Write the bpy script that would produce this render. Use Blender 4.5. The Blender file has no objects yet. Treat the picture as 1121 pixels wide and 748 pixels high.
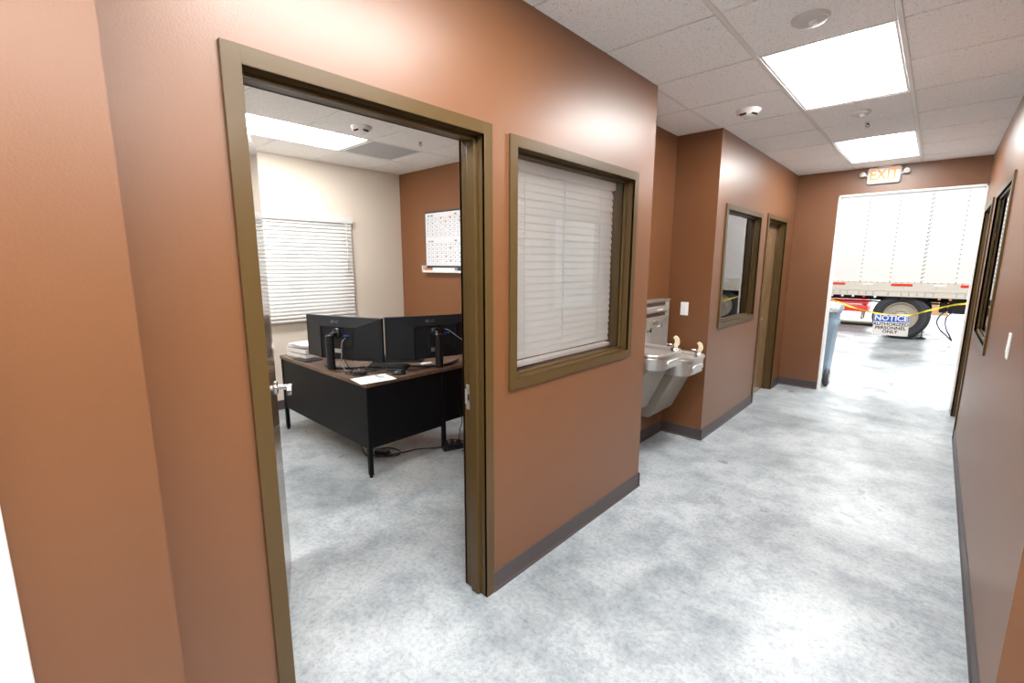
import bpy, bmesh, math, random
from mathutils import Matrix, Vector
random.seed(7)
C = bpy.context.scene.collection
PI = math.pi

# ------------------------------------------------------------------ materials
def mat(name, col, rough=.5, metal=0., spec=.5, emit=None, es=0., trans=0., ior=1.45, coat=0.):
    m = bpy.data.materials.new(name); m.use_nodes = True
    b = m.node_tree.nodes['Principled BSDF']
    b.inputs['Base Color'].default_value = (*col, 1)
    b.inputs['Roughness'].default_value = rough
    b.inputs['Metallic'].default_value = metal
    b.inputs['Specular IOR Level'].default_value = spec
    b.inputs['IOR'].default_value = ior
    b.inputs['Transmission Weight'].default_value = trans
    b.inputs['Coat Weight'].default_value = coat
    if emit:
        b.inputs['Emission Color'].default_value = (*emit, 1)
        b.inputs['Emission Strength'].default_value = es
    return m

def noise_mix(m, c1, c2, scale=3, detail=6, rough=.6, pos=(.35, .65), stretch=(1, 1, 1), dist=0.):
    nt = m.node_tree; N = nt.nodes; L = nt.links; b = N['Principled BSDF']
    tc = N.new('ShaderNodeTexCoord'); mp = N.new('ShaderNodeMapping')
    mp.inputs['Scale'].default_value = stretch
    L.new(tc.outputs['Object'], mp.inputs['Vector'])
    n = N.new('ShaderNodeTexNoise'); n.inputs['Scale'].default_value = scale
    n.inputs['Detail'].default_value = detail; n.inputs['Roughness'].default_value = rough
    n.inputs['Distortion'].default_value = dist
    L.new(mp.outputs[0], n.inputs['Vector'])
    r = N.new('ShaderNodeValToRGB')
    r.color_ramp.elements[0].position = pos[0]; r.color_ramp.elements[0].color = (*c1, 1)
    r.color_ramp.elements[1].position = pos[1]; r.color_ramp.elements[1].color = (*c2, 1)
    L.new(n.outputs['Fac'], r.inputs[0]); L.new(r.outputs[0], b.inputs['Base Color'])
    return mp, n, r

def bump(m, scale, strength, dist=.01, detail=2, stretch=(1, 1, 1)):
    nt = m.node_tree; N = nt.nodes; L = nt.links; b = N['Principled BSDF']
    tc = N.new('ShaderNodeTexCoord'); mp = N.new('ShaderNodeMapping')
    mp.inputs['Scale'].default_value = stretch
    L.new(tc.outputs['Object'], mp.inputs['Vector'])
    n = N.new('ShaderNodeTexNoise'); n.inputs['Scale'].default_value = scale; n.inputs['Detail'].default_value = detail
    L.new(mp.outputs[0], n.inputs['Vector'])
    bp = N.new('ShaderNodeBump'); bp.inputs['Strength'].default_value = strength; bp.inputs['Distance'].default_value = dist
    L.new(n.outputs['Fac'], bp.inputs['Height']); L.new(bp.outputs[0], b.inputs['Normal'])

M = {}
M['paint'] = mat('terracotta_paint', (.21, .085, .032), .39, spec=.8)
noise_mix(M['paint'], (.155, .060, .021), (.165, .065, .0235), 1.2, 3)
bump(M['paint'], 160, .10, .004)
M['paint_matte'] = mat('terracotta_paint_flat', (.22, .088, .034), .45)
bump(M['paint_matte'], 160, .10, .004)
M['beige'] = mat('beige_paint', (.74, .665, .57), .5); bump(M['beige'], 160, .08, .004)
M['white_wall'] = mat('white_wall', (.85, .86, .86), .6)
M['frame'] = mat('brown_frame_paint', (.080, .047, .015), .30, spec=.45); bump(M['frame'], 300, .05, .002)
M['base'] = mat('vinyl_baseboard', (.062, .050, .050), .45)
M['tile'] = mat('ceiling_tile', (.80, .77, .74), .9)
_mp, _n, _r = noise_mix(M['tile'], (.74, .71, .68), (.96, .955, .95), 100, 2, .6, (.33, .43))
bump(M['tile'], 150, .2, .002)
M['tee'] = mat('ceiling_tee_white', (.82, .81, .79), .45)
M['white_metal'] = mat('white_enamel', (.85, .85, .84), .35)
M['lens'] = mat('troffer_lens', (1, 1, 1), .5, emit=(1, .985, .96), es=41)
M['reflector'] = mat('troffer_reflector', (.6, .6, .6), .5)
M['floor'] = mat('polished_concrete', (.55, .57, .58), .32, spec=.5)
def floor_nodes():
    m = M['floor']; nt = m.node_tree; N = nt.nodes; L = nt.links; b = N['Principled BSDF']
    tc = N.new('ShaderNodeTexCoord')
    def ns(scale, detail, dist, rough=.6):
        n = N.new('ShaderNodeTexNoise'); n.inputs['Scale'].default_value = scale; n.inputs['Detail'].default_value = detail
        n.inputs['Distortion'].default_value = dist; n.inputs['Roughness'].default_value = rough
        L.new(tc.outputs['Object'], n.inputs['Vector']); return n
    def ramp(n, a, b_, c1, c2):
        r = N.new('ShaderNodeValToRGB'); r.color_ramp.elements[0].position = a; r.color_ramp.elements[0].color = (*c1, 1)
        r.color_ramp.elements[1].position = b_; r.color_ramp.elements[1].color = (*c2, 1)
        L.new(n.outputs['Fac'], r.inputs[0]); return r
    r1 = ramp(ns(.85, 9, .35, .66), .32, .60, (.205, .23, .245), (.44, .475, .495))
    r2 = ramp(ns(4.2, 9, .25, .72), .36, .56, (.60, .635, .66), (1, 1, 1))
    r3 = ramp(ns(42, 5, .1, .75), .34, .54, (.62, .64, .66), (1, 1, 1))
    prev = r1.outputs[0]
    for r in (r2, r3):
        mx = N.new('ShaderNodeMix'); mx.data_type = 'RGBA'; mx.blend_type = 'MULTIPLY'; mx.inputs[0].default_value = .85
        L.new(prev, mx.inputs[6]); L.new(r.outputs[0], mx.inputs[7]); prev = mx.outputs[2]
    L.new(prev, b.inputs['Base Color'])
    rr = ramp(ns(2.2, 5, .5), .3, .7, (.26, .26, .26), (.44, .44, .44)); L.new(rr.outputs[0], b.inputs['Roughness'])
floor_nodes()
M['wood_door'] = mat('stained_door_veneer', (.20, .12, .06), .22, coat=.5)
noise_mix(M['wood_door'], (.15, .088, .042), (.25, .155, .080), 5, 6, .6, (.3, .7), (6, 6, .5), .6)
M['chrome'] = mat('satin_chrome', (.72, .72, .72), .22, 1)
M['steel'] = mat('stainless_steel', (.58, .565, .54), .32, .8)
M['steel_paint'] = mat('light_grey_steel', (.44, .425, .40), .33, .55)
M['shroud'] = mat('warm_grey_vinyl_steel', (.25, .225, .185), .45)
M['dark_slot'] = mat('dark_slot', (.06, .03, .025), .4)
M['glass'] = mat('window_glass', (1, 1, 1), 0.0, trans=1, ior=1.5)
M['blind'] = mat('white_blind_slat', (.93, .93, .92), .38)
def blind_nodes():
    nt = M['blind'].node_tree; N = nt.nodes; L = nt.links; b = N['Principled BSDF']; out = N['Material Output']
    t = N.new('ShaderNodeBsdfTranslucent'); t.inputs[0].default_value = (.9, .9, .88, 1)
    mx = N.new('ShaderNodeMixShader'); mx.inputs[0].default_value = .40
    L.new(b.outputs[0], mx.inputs[1]); L.new(t.outputs[0], mx.inputs[2]); L.new(mx.outputs[0], out.inputs[0])
blind_nodes()
M['black_metal'] = mat('black_desk_metal', (.005, .005, .006), .5, spec=.2); bump(M['black_metal'], 400, .1, .001)
M['black_plastic'] = mat('black_plastic', (.006, .006, .008), .34)
M['dark_plastic'] = mat('dark_grey_plastic', (.012, .014, .018), .42, spec=.35)
M['laminate'] = mat('walnut_laminate', (.12, .07, .045), .35)
noise_mix(M['laminate'], (.075, .042, .027), (.17, .105, .07), 7, 6, .6, (.3, .7), (1, 9, 1), .5)
M['logo'] = mat('grey_gloss_logo', (.16, .16, .17), .2)
M['dome'] = mat('sensor_dome', (.62, .61, .60), .4)
M['paper'] = mat('white_paper', (.86, .86, .87), .7)
M['whiteboard'] = mat('whiteboard_surface', (.84, .86, .90), .2)
M['ink'] = mat('dark_ink', (.08, .08, .16), .5)
M['red_ink'] = mat('red_ink', (.5, .10, .08), .5)
M['blue_ink'] = mat('blue_ink', (.05, .12, .45), .5)
M['orange_felt'] = mat('orange_felt', (.55, .17, .06), .8)
M['silver'] = mat('aluminium', (.62, .63, .65), .35, .8)
M['white_plastic'] = mat('white_plastic', (.84, .84, .83), .3)
M['exit_red'] = mat('exit_letter', (.85, .30, .12), .5, emit=(1, .40, .12), es=.45)
M['trailer_white'] = mat('trailer_white', (.86, .875, .87), .35)
M['rail'] = mat('trailer_rail_beige', (.70, .69, .62), .5)
M['rivet'] = mat('rivet_grey', (.26, .30, .30), .5)
M['red'] = mat('red_reflector', (.75, .045, .03), .35)
M['redpaint'] = mat('red_paint', (.62, .04, .04), .4)
M['silver_tape'] = mat('silver_reflector', (.85, .86, .87), .3)
M['rubber'] = mat('tyre_rubber', (.055, .065, .075), .6)
M['rim'] = mat('wheel_rim_grey', (.42, .39, .32), .5, .1)
M['under'] = mat('chassis_black', (.015, .015, .016), .6)
M['yellow'] = mat('yellow_tape', (.86, .68, .02), .5)
M['sign_blue'] = mat('notice_blue', (.0, .12, .62), .4)
M['sign_white'] = mat('sign_white', (.85, .85, .85), .4)
M['sign_black'] = mat('sign_black', (.01, .01, .01), .5)
M['tote'] = mat('grey_blue_bin', (.24, .33, .43), .42)
M['tote_lid'] = mat('grey_bin_lid', (.42, .46, .50), .45)
M['cardboard'] = mat('cardboard_brown', (.36, .20, .11), .8)
M['guard'] = mat('cream_guard', (.78, .68, .47), .35)
M['vent'] = mat('vent_grey', (.52, .53, .55), .6)
M['hose'] = mat('blue_black_hose', (.02, .03, .07), .5)
M['green'] = mat('green_paint', (.05, .30, .15), .5)
M['lime'] = mat('lime_indicator', (.35, .8, .1), .4)
M['amber'] = mat('amber_lens', (.8, .30, .10), .35)

# ------------------------------------------------------------------ helpers
def box(bm, x0, x1, y0, y1, z0, z1, bev=0., seg=2, mi=0):
    r = bmesh.ops.create_cube(bm, size=1)
    vs = r['verts']
    for v in vs:
        v.co = Vector(((x0 + x1) / 2 + v.co.x * (x1 - x0), (y0 + y1) / 2 + v.co.y * (y1 - y0), (z0 + z1) / 2 + v.co.z * (z1 - z0)))
    fs = {f for v in vs for f in v.link_faces}
    for f in fs: f.material_index = mi
    if bev:
        es = list({e for v in vs for e in v.link_edges})
        bmesh.ops.bevel(bm, geom=es, offset=bev, segments=seg, affect='EDGES', profile=.5)
    return bm

def cyl(bm, p0, p1, r0, r1=None, n=20, cap=True, mi=0):
    p0, p1 = Vector(p0), Vector(p1); r1 = r0 if r1 is None else r1
    d = (p1 - p0).normalized(); a = d.orthogonal().normalized(); b = d.cross(a)
    A = [bm.verts.new(p0 + r0 * (a * math.cos(2 * PI * i / n) + b * math.sin(2 * PI * i / n))) for i in range(n)]
    B = [bm.verts.new(p1 + r1 * (a * math.cos(2 * PI * i / n) + b * math.sin(2 * PI * i / n))) for i in range(n)]
    fs = [bm.faces.new((A[i], A[(i + 1) % n], B[(i + 1) % n], B[i])) for i in range(n)]
    for f in fs: f.smooth = True
    if cap: fs += [bm.faces.new(A[::-1]), bm.faces.new(B)]
    for f in fs: f.material_index = mi
    return bm

def tube(bm, pts, r, n=8, mi=0):
    pts = [Vector(p) for p in pts]; rings = []
    up = None
    for i, p in enumerate(pts):
        d = (pts[min(i + 1, len(pts) - 1)] - pts[max(i - 1, 0)]).normalized()
        a = d.orthogonal().normalized() if up is None else (up - d * up.dot(d)).normalized()
        up = a; b = d.cross(a)
        rings.append([bm.verts.new(p + r * (a * math.cos(2 * PI * k / n) + b * math.sin(2 * PI * k / n))) for k in range(n)])
    for A, B in zip(rings, rings[1:]):
        for k in range(n):
            f = bm.faces.new((A[k], A[(k + 1) % n], B[(k + 1) % n], B[k])); f.material_index = mi; f.smooth = True
    bm.faces.new(rings[0][::-1]).material_index = mi; bm.faces.new(rings[-1]).material_index = mi
    return bm

def smooth_path(pts, k=6):
    pts = [Vector(p) for p in pts]; out = []
    P = [pts[0]] + pts + [pts[-1]]
    for i in range(1, len(P) - 2):
        for j in range(k):
            t = j / k; a, b, c, d = P[i - 1], P[i], P[i + 1], P[i + 2]
            out.append(.5 * ((2 * b) + (c - a) * t + (2 * a - 5 * b + 4 * c - d) * t * t + (3 * b - a - 3 * c + d) * t ** 3))
    out.append(pts[-1]); return out

def prism(bm, poly, axis, a, b, mi=0):
    """poly: 2D outline in the two other axes (in xyz order); extruded along axis a..b"""
    def P(u, v, w):
        return {'x': (w, u, v), 'y': (u, w, v), 'z': (u, v, w)}[axis]
    A = [bm.verts.new(P(u, v, a)) for u, v in poly]; B = [bm.verts.new(P(u, v, b)) for u, v in poly]
    n = len(poly); fs = [bm.faces.new(A), bm.faces.new(B[::-1])]
    fs += [bm.faces.new((A[i], B[i], B[(i + 1) % n], A[(i + 1) % n])) for i in range(n)]
    for f in fs: f.material_index = mi
    bmesh.ops.recalc_face_normals(bm, faces=fs)
    return bm

def lathe(bm, prof, c=(0, 0, 0), axis='z', n=32, mi=0, cap=True):
    rings = []
    for r, h in prof:
        ring = []
        for i in range(n):
            a = 2 * PI * i / n; u, v = r * math.cos(a), r * math.sin(a)
            p = {'z': (u, v, h), 'y': (u, h, v), 'x': (h, u, v)}[axis]
            ring.append(bm.verts.new((c[0] + p[0], c[1] + p[1], c[2] + p[2])))
        rings.append(ring)
    fs = []
    for A, B in zip(rings, rings[1:]):
        fs += [bm.faces.new((A[i], A[(i + 1) % n], B[(i + 1) % n], B[i])) for i in range(n)]
    for f in fs: f.smooth = True
    if cap: fs += [bm.faces.new(rings[0][::-1]), bm.faces.new(rings[-1])]
    for f in fs: f.material_index = mi
    bmesh.ops.recalc_face_normals(bm, faces=fs)
    return bm

def loops(bm, rings, cap0=True, cap1=True, mi=0):
    R = [[bm.verts.new(p) for p in r] for r in rings]; n = len(R[0]); fs = []
    for A, B in zip(R, R[1:]):
        fs += [bm.faces.new((A[i], A[(i + 1) % n], B[(i + 1) % n], B[i])) for i in range(n)]
    for f in fs: f.smooth = True
    if cap0: fs.append(bm.faces.new(R[0][::-1]))
    if cap1: fs.append(bm.faces.new(R[-1]))
    for f in fs: f.material_index = mi
    bmesh.ops.recalc_face_normals(bm, faces=fs)
    return bm

def NB(): return bmesh.new()

def obj(name, bm, m, parent=None, world=True, sharp=48, label=None):
    """ONE mesh object. world=True: bm is in world space and parent may be a placed Empty."""
    if parent is not None and world:
        top = parent
        while top.parent: top = top.parent
        bm.transform(top.matrix_basis.inverted())
    me = bpy.data.meshes.new(name)
    for e in bm.edges:
        if len(e.link_faces) == 2 and e.calc_face_angle(0) > math.radians(sharp) and not (len(bm.faces) and sharp == 48 and e.calc_face_angle(0) < math.radians(62) and all(f.smooth for f in e.link_faces)): e.smooth = False
    bm.to_mesh(me); bm.free()
    for x in (m if isinstance(m, (list, tuple)) else [m]): me.materials.append(x)
    o = bpy.data.objects.new(name, me); C.objects.link(o)
    if parent is not None: o.parent = parent
    if label: o['label'] = label
    return o

def tag(o, label, cat, group=None, kind=None):
    o['label'] = label; o['category'] = cat
    if group: o['group'] = group
    if kind: o['kind'] = kind
    return o

def thing(name, label, cat, loc=(0, 0, 0), rz=0, group=None):
    o = bpy.data.objects.new(name, None); C.objects.link(o)
    o.empty_display_size = .1
    o.matrix_basis = Matrix.Translation(loc) @ Matrix.Rotation(rz, 4, 'Z')
    return tag(o, label, cat, group)

def struct(name, bm, m, parent=None, label=None):
    o = obj(name, bm, m, parent)
    if parent is None: o['kind'] = 'structure'
    if label: o['label'] = label
    return o

def sroot(name, label, loc=(0, 0, 0)):
    o = bpy.data.objects.new(name, None); C.objects.link(o); o.empty_display_size = .1
    o.location = loc; o.matrix_basis = Matrix.Translation(loc)
    o['kind'] = 'structure'; o['label'] = label
    return o

def dup(root, M4, label=None, group=None):
    def rec(o, par):
        c = o.copy(); C.objects.link(c)
        if par is not None: c.parent = par
        for ch in list(kids.get(o.name, [])): rec(ch, c)
        return c
    kids = {}
    for o in list(C.objects):
        if o.parent: kids.setdefault(o.parent.name, []).append(o)
    r = rec(root, None); r.matrix_basis = M4
    if label: r['label'] = label
    if group: r['group'] = group
    return r

def text_bm(s, size, extr=.001, weight=0., sx=1.):
    """text in local XY, centred; returned as a bmesh"""
    cu = bpy.data.curves.new('lettering', 'FONT'); cu.body = s; cu.size = size; cu.extrude = extr
    cu.align_x = 'CENTER'; cu.align_y = 'CENTER'; cu.offset = weight; cu.resolution_u = 3
    o = bpy.data.objects.new('lettering', cu)
    C.objects.link(o); bpy.context.view_layer.update()
    me = o.to_mesh(); bm = NB(); bm.from_mesh(me); o.to_mesh_clear()
    bpy.data.objects.remove(o); bpy.data.curves.remove(cu)
    bm.transform(Matrix.Diagonal((sx, 1, 1, 1)))
    return bm

def merge(dst, src, mtx=None):
    if mtx is not None: src.transform(mtx)
    me = bpy.data.meshes.new('tmp'); src.to_mesh(me); src.free(); dst.from_mesh(me); bpy.data.meshes.remove(me)
    return dst

def basis(ex, ey, ez, o):
    return Matrix(((ex[0], ey[0], ez[0], o[0]), (ex[1], ey[1], ez[1], o[1]), (ex[2], ey[2], ez[2], o[2]), (0, 0, 0, 1)))

def wall_bm(axis, a0, a1, t0, t1, z0, z1, ops=()):
    """wall running along axis a0..a1, thickness t0..t1, with openings (a,b,za,zb)"""
    bm = NB()
    def bx(p0, p1, za, zb):
        if p1 - p0 < 1e-4 or zb - za < 1e-4: return
        if axis == 'y': box(bm, t0, t1, p0, p1, za, zb)
        else: box(bm, p0, p1, t0, t1, za, zb)
    cur = a0
    for (a, b, za, zb) in sorted(ops):
        bx(cur, a, z0, z1); bx(a, b, z0, za); bx(a, b, zb, z1); cur = b
    bx(cur, a1, z0, z1)
    return bm

# ------------------------------------------------------------------ key dimensions (metres)
H = 2.732; XL = -1.45; XR = .285; T = .135; XLI = XL - T
YF = 6.98; XN = -1.835; YE = 2.952; YC = 4.165; XO = -5.228; YB = 3.553; YR = 1.975; DECK = 3.25

# ------------------------------------------------------------------ shell
fl = NB(); box(fl, -22, 22, -3.2, 34, -.15, 0)
struct('floor', fl, M['floor'])

W1 = (1.606, 2.688, 1.058, 2.120)   # window beside door 1 (clear opening)
W2 = (4.435, 5.470, 1.070, 2.095)
W3 = (4.290, 5.380, 1.075, 2.135)
D1 = (.494, 1.396, 0, 2.134)
D2 = (5.780, 6.565, 0, 2.115)
D3 = (5.840, 6.700, 0, 2.135)
g = .012
struct('wall_left', wall_bm('y', .184, YE, XLI, XL, 0, DECK, [(D1[0] - g, D1[1] + g, 0, D1[3] + g), (W1[0] - g, W1[1] + g, W1[2] - g, W1[3] + g)]), M['paint'])
struct('wall_left_far', wall_bm('y', YC + T, YF, XLI, XL, 0, DECK, [(W2[0] - g, W2[1] + g, W2[2] - g, W2[3] + g), (D2[0] - g, D2[1] + g, 0, D2[3] + g)]), M['paint'])
struct('wall_left_near', wall_bm('y', -3.0, .184, XLI, -1.30, 0, DECK), M['paint'])
bm = NB(); box(bm, XN - T, XN, YE - T, YC + T, 0, DECK); struct('wall_niche_back', bm, M['paint'])
bm = NB(); box(bm, XN, XLI, YE - T, YE, 0, DECK); struct('wall_niche_left', bm, M['paint'])
bm = NB(); box(bm, XN, XL, YC, YC + T, 0, DECK); struct('wall_niche_right', bm, M['paint'])
# small skin so that the niche's right side is one painted face
struct('wall_right', wall_bm('y', YR, YF, XR, XR + T, 0, DECK, [(W3[0] - g, W3[1] + g, W3[2] - g, W3[3] + g), (D3[0] - g, D3[1] + g, 0, D3[3] + g)]), M['paint'])
struct('wall_right_return', wall_bm('x', XR + T, 3.2, YR, YR + T, 0, DECK), M['paint'])
struct('wall_right_near', wall_bm('y', -3.0, YR, 3.2, 3.33, 0, DECK), M['paint'])
struct('wall_back', wall_bm('x', -1.45, 3.33, -3.12, -3.0, 0, DECK), M['paint'])
OP = (-.985, .272, 0, 2.428)
struct('wall_far', wall_bm('x', -22, 22, YF, YF + .14, 0, 9, [OP, (.44, 2.4, 0, 2.428)]), [M['paint']])
# office shell
struct('wall_office_window', wall_bm('y', -.7, YB + .12, XO - .12, XO, 0, DECK, [(1.45, 2.72, 1.05, 2.03)]), M['beige'])
struct('wall_office_far', wall_bm('x', XO, XN - T, YB, YB + .12, 0, DECK), M['paint_matte'])
struct('wall_office_near', wall_bm('x', XO, XLI, -.7, -.58, 0, DECK), M['beige'])
# rooms behind the other windows
struct('wall_side_room', wall_bm('y', YB + .12, YF, XO - .12, XO, 0, DECK), M['paint_matte'])
struct('wall_right_room', wall_bm('y', YR + T, YF, 3.2, 3.33, 0, DECK), M['paint_matte'])
# roof deck above the suspended ceilings
bm = NB(); box(bm, XO - .12, 3.33, -3.12, YF, DECK, DECK + .15); struct('ceiling_deck', bm, M['white_wall'])
# warehouse outer wall far behind the trailer
bm = NB(); box(bm, -22, 22, 33.8, 34, 0, 9); struct('wall_warehouse', bm, M['white_wall'])
bm = NB(); box(bm, -22.2, -22, YF, 34, 0, 9); struct('wall_warehouse_left', bm, M['white_wall'])
bm = NB(); box(bm, 22, 22.2, YF, 34, 0, 9); struct('wall_warehouse_right', bm, M['white_wall'])
bm = NB(); box(bm, -22.2, 22.2, YF, 34, 9, 9.2); struct('ceiling_warehouse', bm, M['white_wall'])
# ceilings as laid tiles with exposed tees
def ceiling(nm, rects, xs, ys, holes, z=H):
    bm = NB()
    for (x0, x1, y0, y1) in rects:
        gx = [x0] + [x for x in xs if x0 < x < x1] + [x1]; gy = [y0] + [y for y in ys if y0 < y < y1] + [y1]
        for i, (a, b) in enumerate(zip(gx, gx[1:])):
            for j, (c, d) in enumerate(zip(gy, gy[1:])):
                mx, my = (a + b) / 2, (c + d) / 2
                if any(h[0] < mx < h[1] and h[2] < my < h[3] for h in holes): continue
                a2 = a + (.0135 if i else 0); b2 = b - (.0135 if i < len(gx) - 2 else 0)
                c2 = c + (.009 if j else 0); d2 = d - (.009 if j < len(gy) - 2 else 0)
                if b2 - a2 < .01 or d2 - c2 < .01: continue
                box(bm, a2, b2, c2, d2, z - .005, z + .016)
    tile = struct(nm, bm, M['tile'])
    bm = NB()
    for (x0, x1, y0, y1) in rects:
        for x in xs:
            if x0 < x < x1: box(bm, x - .0115, x + .0115, y0, y1, z - .006, z - .002, .001, 1); box(bm, x - .022, x + .022, y0, y1, z + .002, z + .006)
        for y in ys:
            if y0 < y < y1:
                segs = [x0] + [x for x in xs if x0 < x < x1] + [x1]
                for a, b in zip(segs, segs[1:]):
                    if any(h[0] < (a + b) / 2 < h[1] and h[2] + .05 < y < h[3] - .05 for h in holes): continue
                    box(bm, a, b, y - .014, y + .014, z + .0005, z + .003)
    obj('ceiling_grid', bm, M['tee'], tile)
    return tile
XT = [-1.480 + .61 * k for k in range(-6, 9)]; XT = [x + (.0) for x in XT]
YT = [2.925 + .605 * k for k in range(-10, 8)]
hall_lights = [(-.565, 2.925 + .605), (-.565, 2.925 + .605 * 5), (-.565, 2.925 - .605 * 3), (-.565, 2.925 - .605 * 6), (1.265, 2.925 - .605 * 3), (.655, 2.925 - .605 * 5)]  # last one added to brighten the near left wall, fourth moved forward for it
holes = [(x - .305, x + .305, y - .605, y + .605) for x, y in hall_lights]
ceiling('ceiling', [(XL, XR, .184, YF), (-1.30, XR, -3.0, .184), (XR, 3.2, -3.0, YR), (XN, XL, YE, YC)], XT, YT, holes)
XT2 = [-5.205 + .61 * k for k in range(0, 7)]; YT2 = [2.43 + .61 * k for k in range(-6, 3)]
office_lights = [(-4.29, 1.82), (-2.46, -.01)]  # second one is unseen, added as fill from the near end
oh = [(x - .305, x + .305, y - .61, y + .61) for x, y in office_lights[:2]]
ceiling('ceiling_office', [(XO, XLI, -.58, YE - T), (XO, XN - T, YE - T, YB)], XT2, YT2, oh + [(-4.595, -3.985, 2.43, 3.04)])
bm = NB(); box(bm, XO, XN - T, YB + .12, YF, H, H + .016); box(bm, XN - T, XLI, YC + T, YF, H, H + .016); struct('ceiling_side_room', bm, M['tile'])
bm = NB(); box(bm, XR + T, 3.2, YR + T, YF, H, H + .016); struct('ceiling_right_room', bm, M['tile'])

# wall angle trim round the ceilings
def edge_trim(n, segs, z0, z1, d, m):
    bm = NB()
    for (ax, p, a, b, s) in segs:
        if ax == 'y': box(bm, min(p, p + s * d), max(p, p + s * d), a, b, z0, z1, .0008, 1)
        else: box(bm, a, b, min(p, p + s * d), max(p, p + s * d), z0, z1, .0008, 1)
    return struct(n, bm, m)
hall_edge = [('y', XL, .184, YE, 1), ('x', YE, XN, XL + .02, 1), ('y', XN, YE, YC, 1), ('x', YC, XN, XL + .02, -1), ('y', XL, YC, YF, 1),
             ('x', YF, XL, XR, -1), ('y', XR, YR - .02, YF, -1), ('x', YR, XR - .02, 3.2, -1), ('y', -1.30, -3, .184, 1)]
edge_trim('trim_1', hall_edge, H - .003, H, .022, M['tee'])
edge_trim('trim_2', [('y', XO, -.58, YB, 1), ('x', YB, XO, XN - T, -1), ('y', XLI, -.58, YE - T, -1), ('x', -.58, XO, XLI, 1)], H - .003, H, .022, M['tee'])

# vinyl baseboards with a flared toe
def baseboard(n, segs):
    bm = NB(); h = .102
    for (ax, p, a, b, s) in segs:
        pr = [(p, 0), (p + s * .013, 0), (p + s * .012, .006), (p + s * .006, .016), (p + s * .005, h - .003), (p + s * .003, h), (p, h)]
        prism(bm, pr, 'y' if ax == 'y' else 'x', a, b)
    return struct(n, bm, M['base'])
cw = .050
baseboard('baseboard_left', [('y', XL, D1[1] + cw, YE + .012, 1), ('y', XL, .184, D1[0] - cw, 1), ('x', YE, XN, XL + .012, 1)])
baseboard('baseboard_niche', [('y', XN, YE, YC, 1), ('x', YC, XN, XL + .012, -1)])
baseboard('baseboard_left_far', [('y', XL, YC - .012, D2[0] - cw, 1), ('y', XL, D2[1] + cw, YF, 1)])
baseboard('baseboard_far', [('x', YF, XL, OP[0] - .02, -1)])
baseboard('baseboard_right', [('y', XR, YR - .012, D3[0] - cw, -1), ('y', XR, D3[1] + cw, YF, -1), ('x', YR, XR - .012, 3.2, -1)])
baseboard('baseboard_left_near', [('y', -1.30, -3, .184, 1)])
baseboard('baseboard_office', [('x', YB, XO, XN - T, -1), ('y', XO, -.58, YB, 1)])

# white metal lining round the far opening
bm = NB()
y0, y1 = YF - .008, YF + .148
box(bm, OP[0] - .012, OP[0] + .010, y0, y1, 0, OP[3] + .012, .002)
box(bm, OP[1] - .004, OP[1] + .0125, y0, y1, 0, OP[3] + .012, .002)
box(bm, OP[0] - .012, OP[1] + .0125, y0, y1, OP[3] - .010, OP[3] + .012, .002)
struct('trim_3', bm, M['white_metal'])

# ------------------------------------------------------------------ hollow-metal frames
def frame_profile(face, s):
    """(u, x) profile across the wall: u>0 into the wall body, x through it. s=+1 room on +x side"""
    return face

def jamb_frame(parent, xa, xb, o, door=True, sill=False, stop=(.045, .095), name='door_frame'):
    """xa: corridor-side wall face x, xb: other face; o=(y0,y1,z0,z1) clear opening.
    Wrap-round steel frame: casing faces both sides, returns, jamb lining with a raised stop."""
    s = 1 if xa > xb else -1
    y0, y1, z0, z1 = o; pj = .012; bm = NB()
    X = lambda d: xa - s * d     # d = depth measured from the corridor face
    Tt = abs(xa - xb)
    def bx(d0, d1, a, b, c, d, bev=.002):
        box(bm, min(X(d0), X(d1)), max(X(d0), X(d1)), a, b, c, d, bev, 2)
    st = .016
    for (d0, d1) in ((-pj, .004), (Tt - .004, Tt + pj)):         # casing faces
        bx(d0, d1, y0 - cw, y0, z0 - (cw if sill else 0), z1 + cw)
        bx(d0, d1, y1, y1 + cw, z0 - (cw if sill else 0), z1 + cw)
        bx(d0, d1, y0 - .002, y1 + .002, z1, z1 + cw)
        if sill: bx(d0, d1, y0 - .002, y1 + .002, z0 - cw, z0)
    th = .010
    bx(-pj + .001, Tt + pj - .001, y0 - th, y0, z0 - (th if sill else 0), z1 + th, 0)   # lining
    bx(-pj + .001, Tt + pj - .001, y1, y1 + th, z0 - (th if sill else 0), z1 + th, 0)
    bx(-pj + .001, Tt + pj - .001, y0, y1, z1, z1 + th, 0)
    if sill: bx(-pj + .001, Tt + pj - .001, y0, y1, z0 - th, z0, 0)
    bx(stop[0], stop[1], y0 - .001, y0 + st, z0, z1, .0015)                              # stops
    bx(stop[0], stop[1], y1 - st, y1 + .001, z0, z1, .0015)
    bx(stop[0], stop[1], y0, y1, z1 - st, z1 + .001, .0015)
    if sill: bx(stop[0], stop[1], y0, y1, z0 - .001, z0 + st, .0015)
    return obj(name, bm, M['frame'], parent)

def lever(parent, mtx):
    """lever lockset: local x along door width (lever points +x), y out of the face, z up"""
    bm = NB(); lathe(bm, [(.034, 0), (.034, .006), (.028, .010), (.012, .012), (.012, .060), (.0, .061)], axis='y')
    box(bm, -.012, .120, .052, .076, -.013, .013, .006, 3)
    bm.transform(mtx); return obj('door_handle', bm, M['chrome'], parent, label='satin chrome lever handle')

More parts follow.
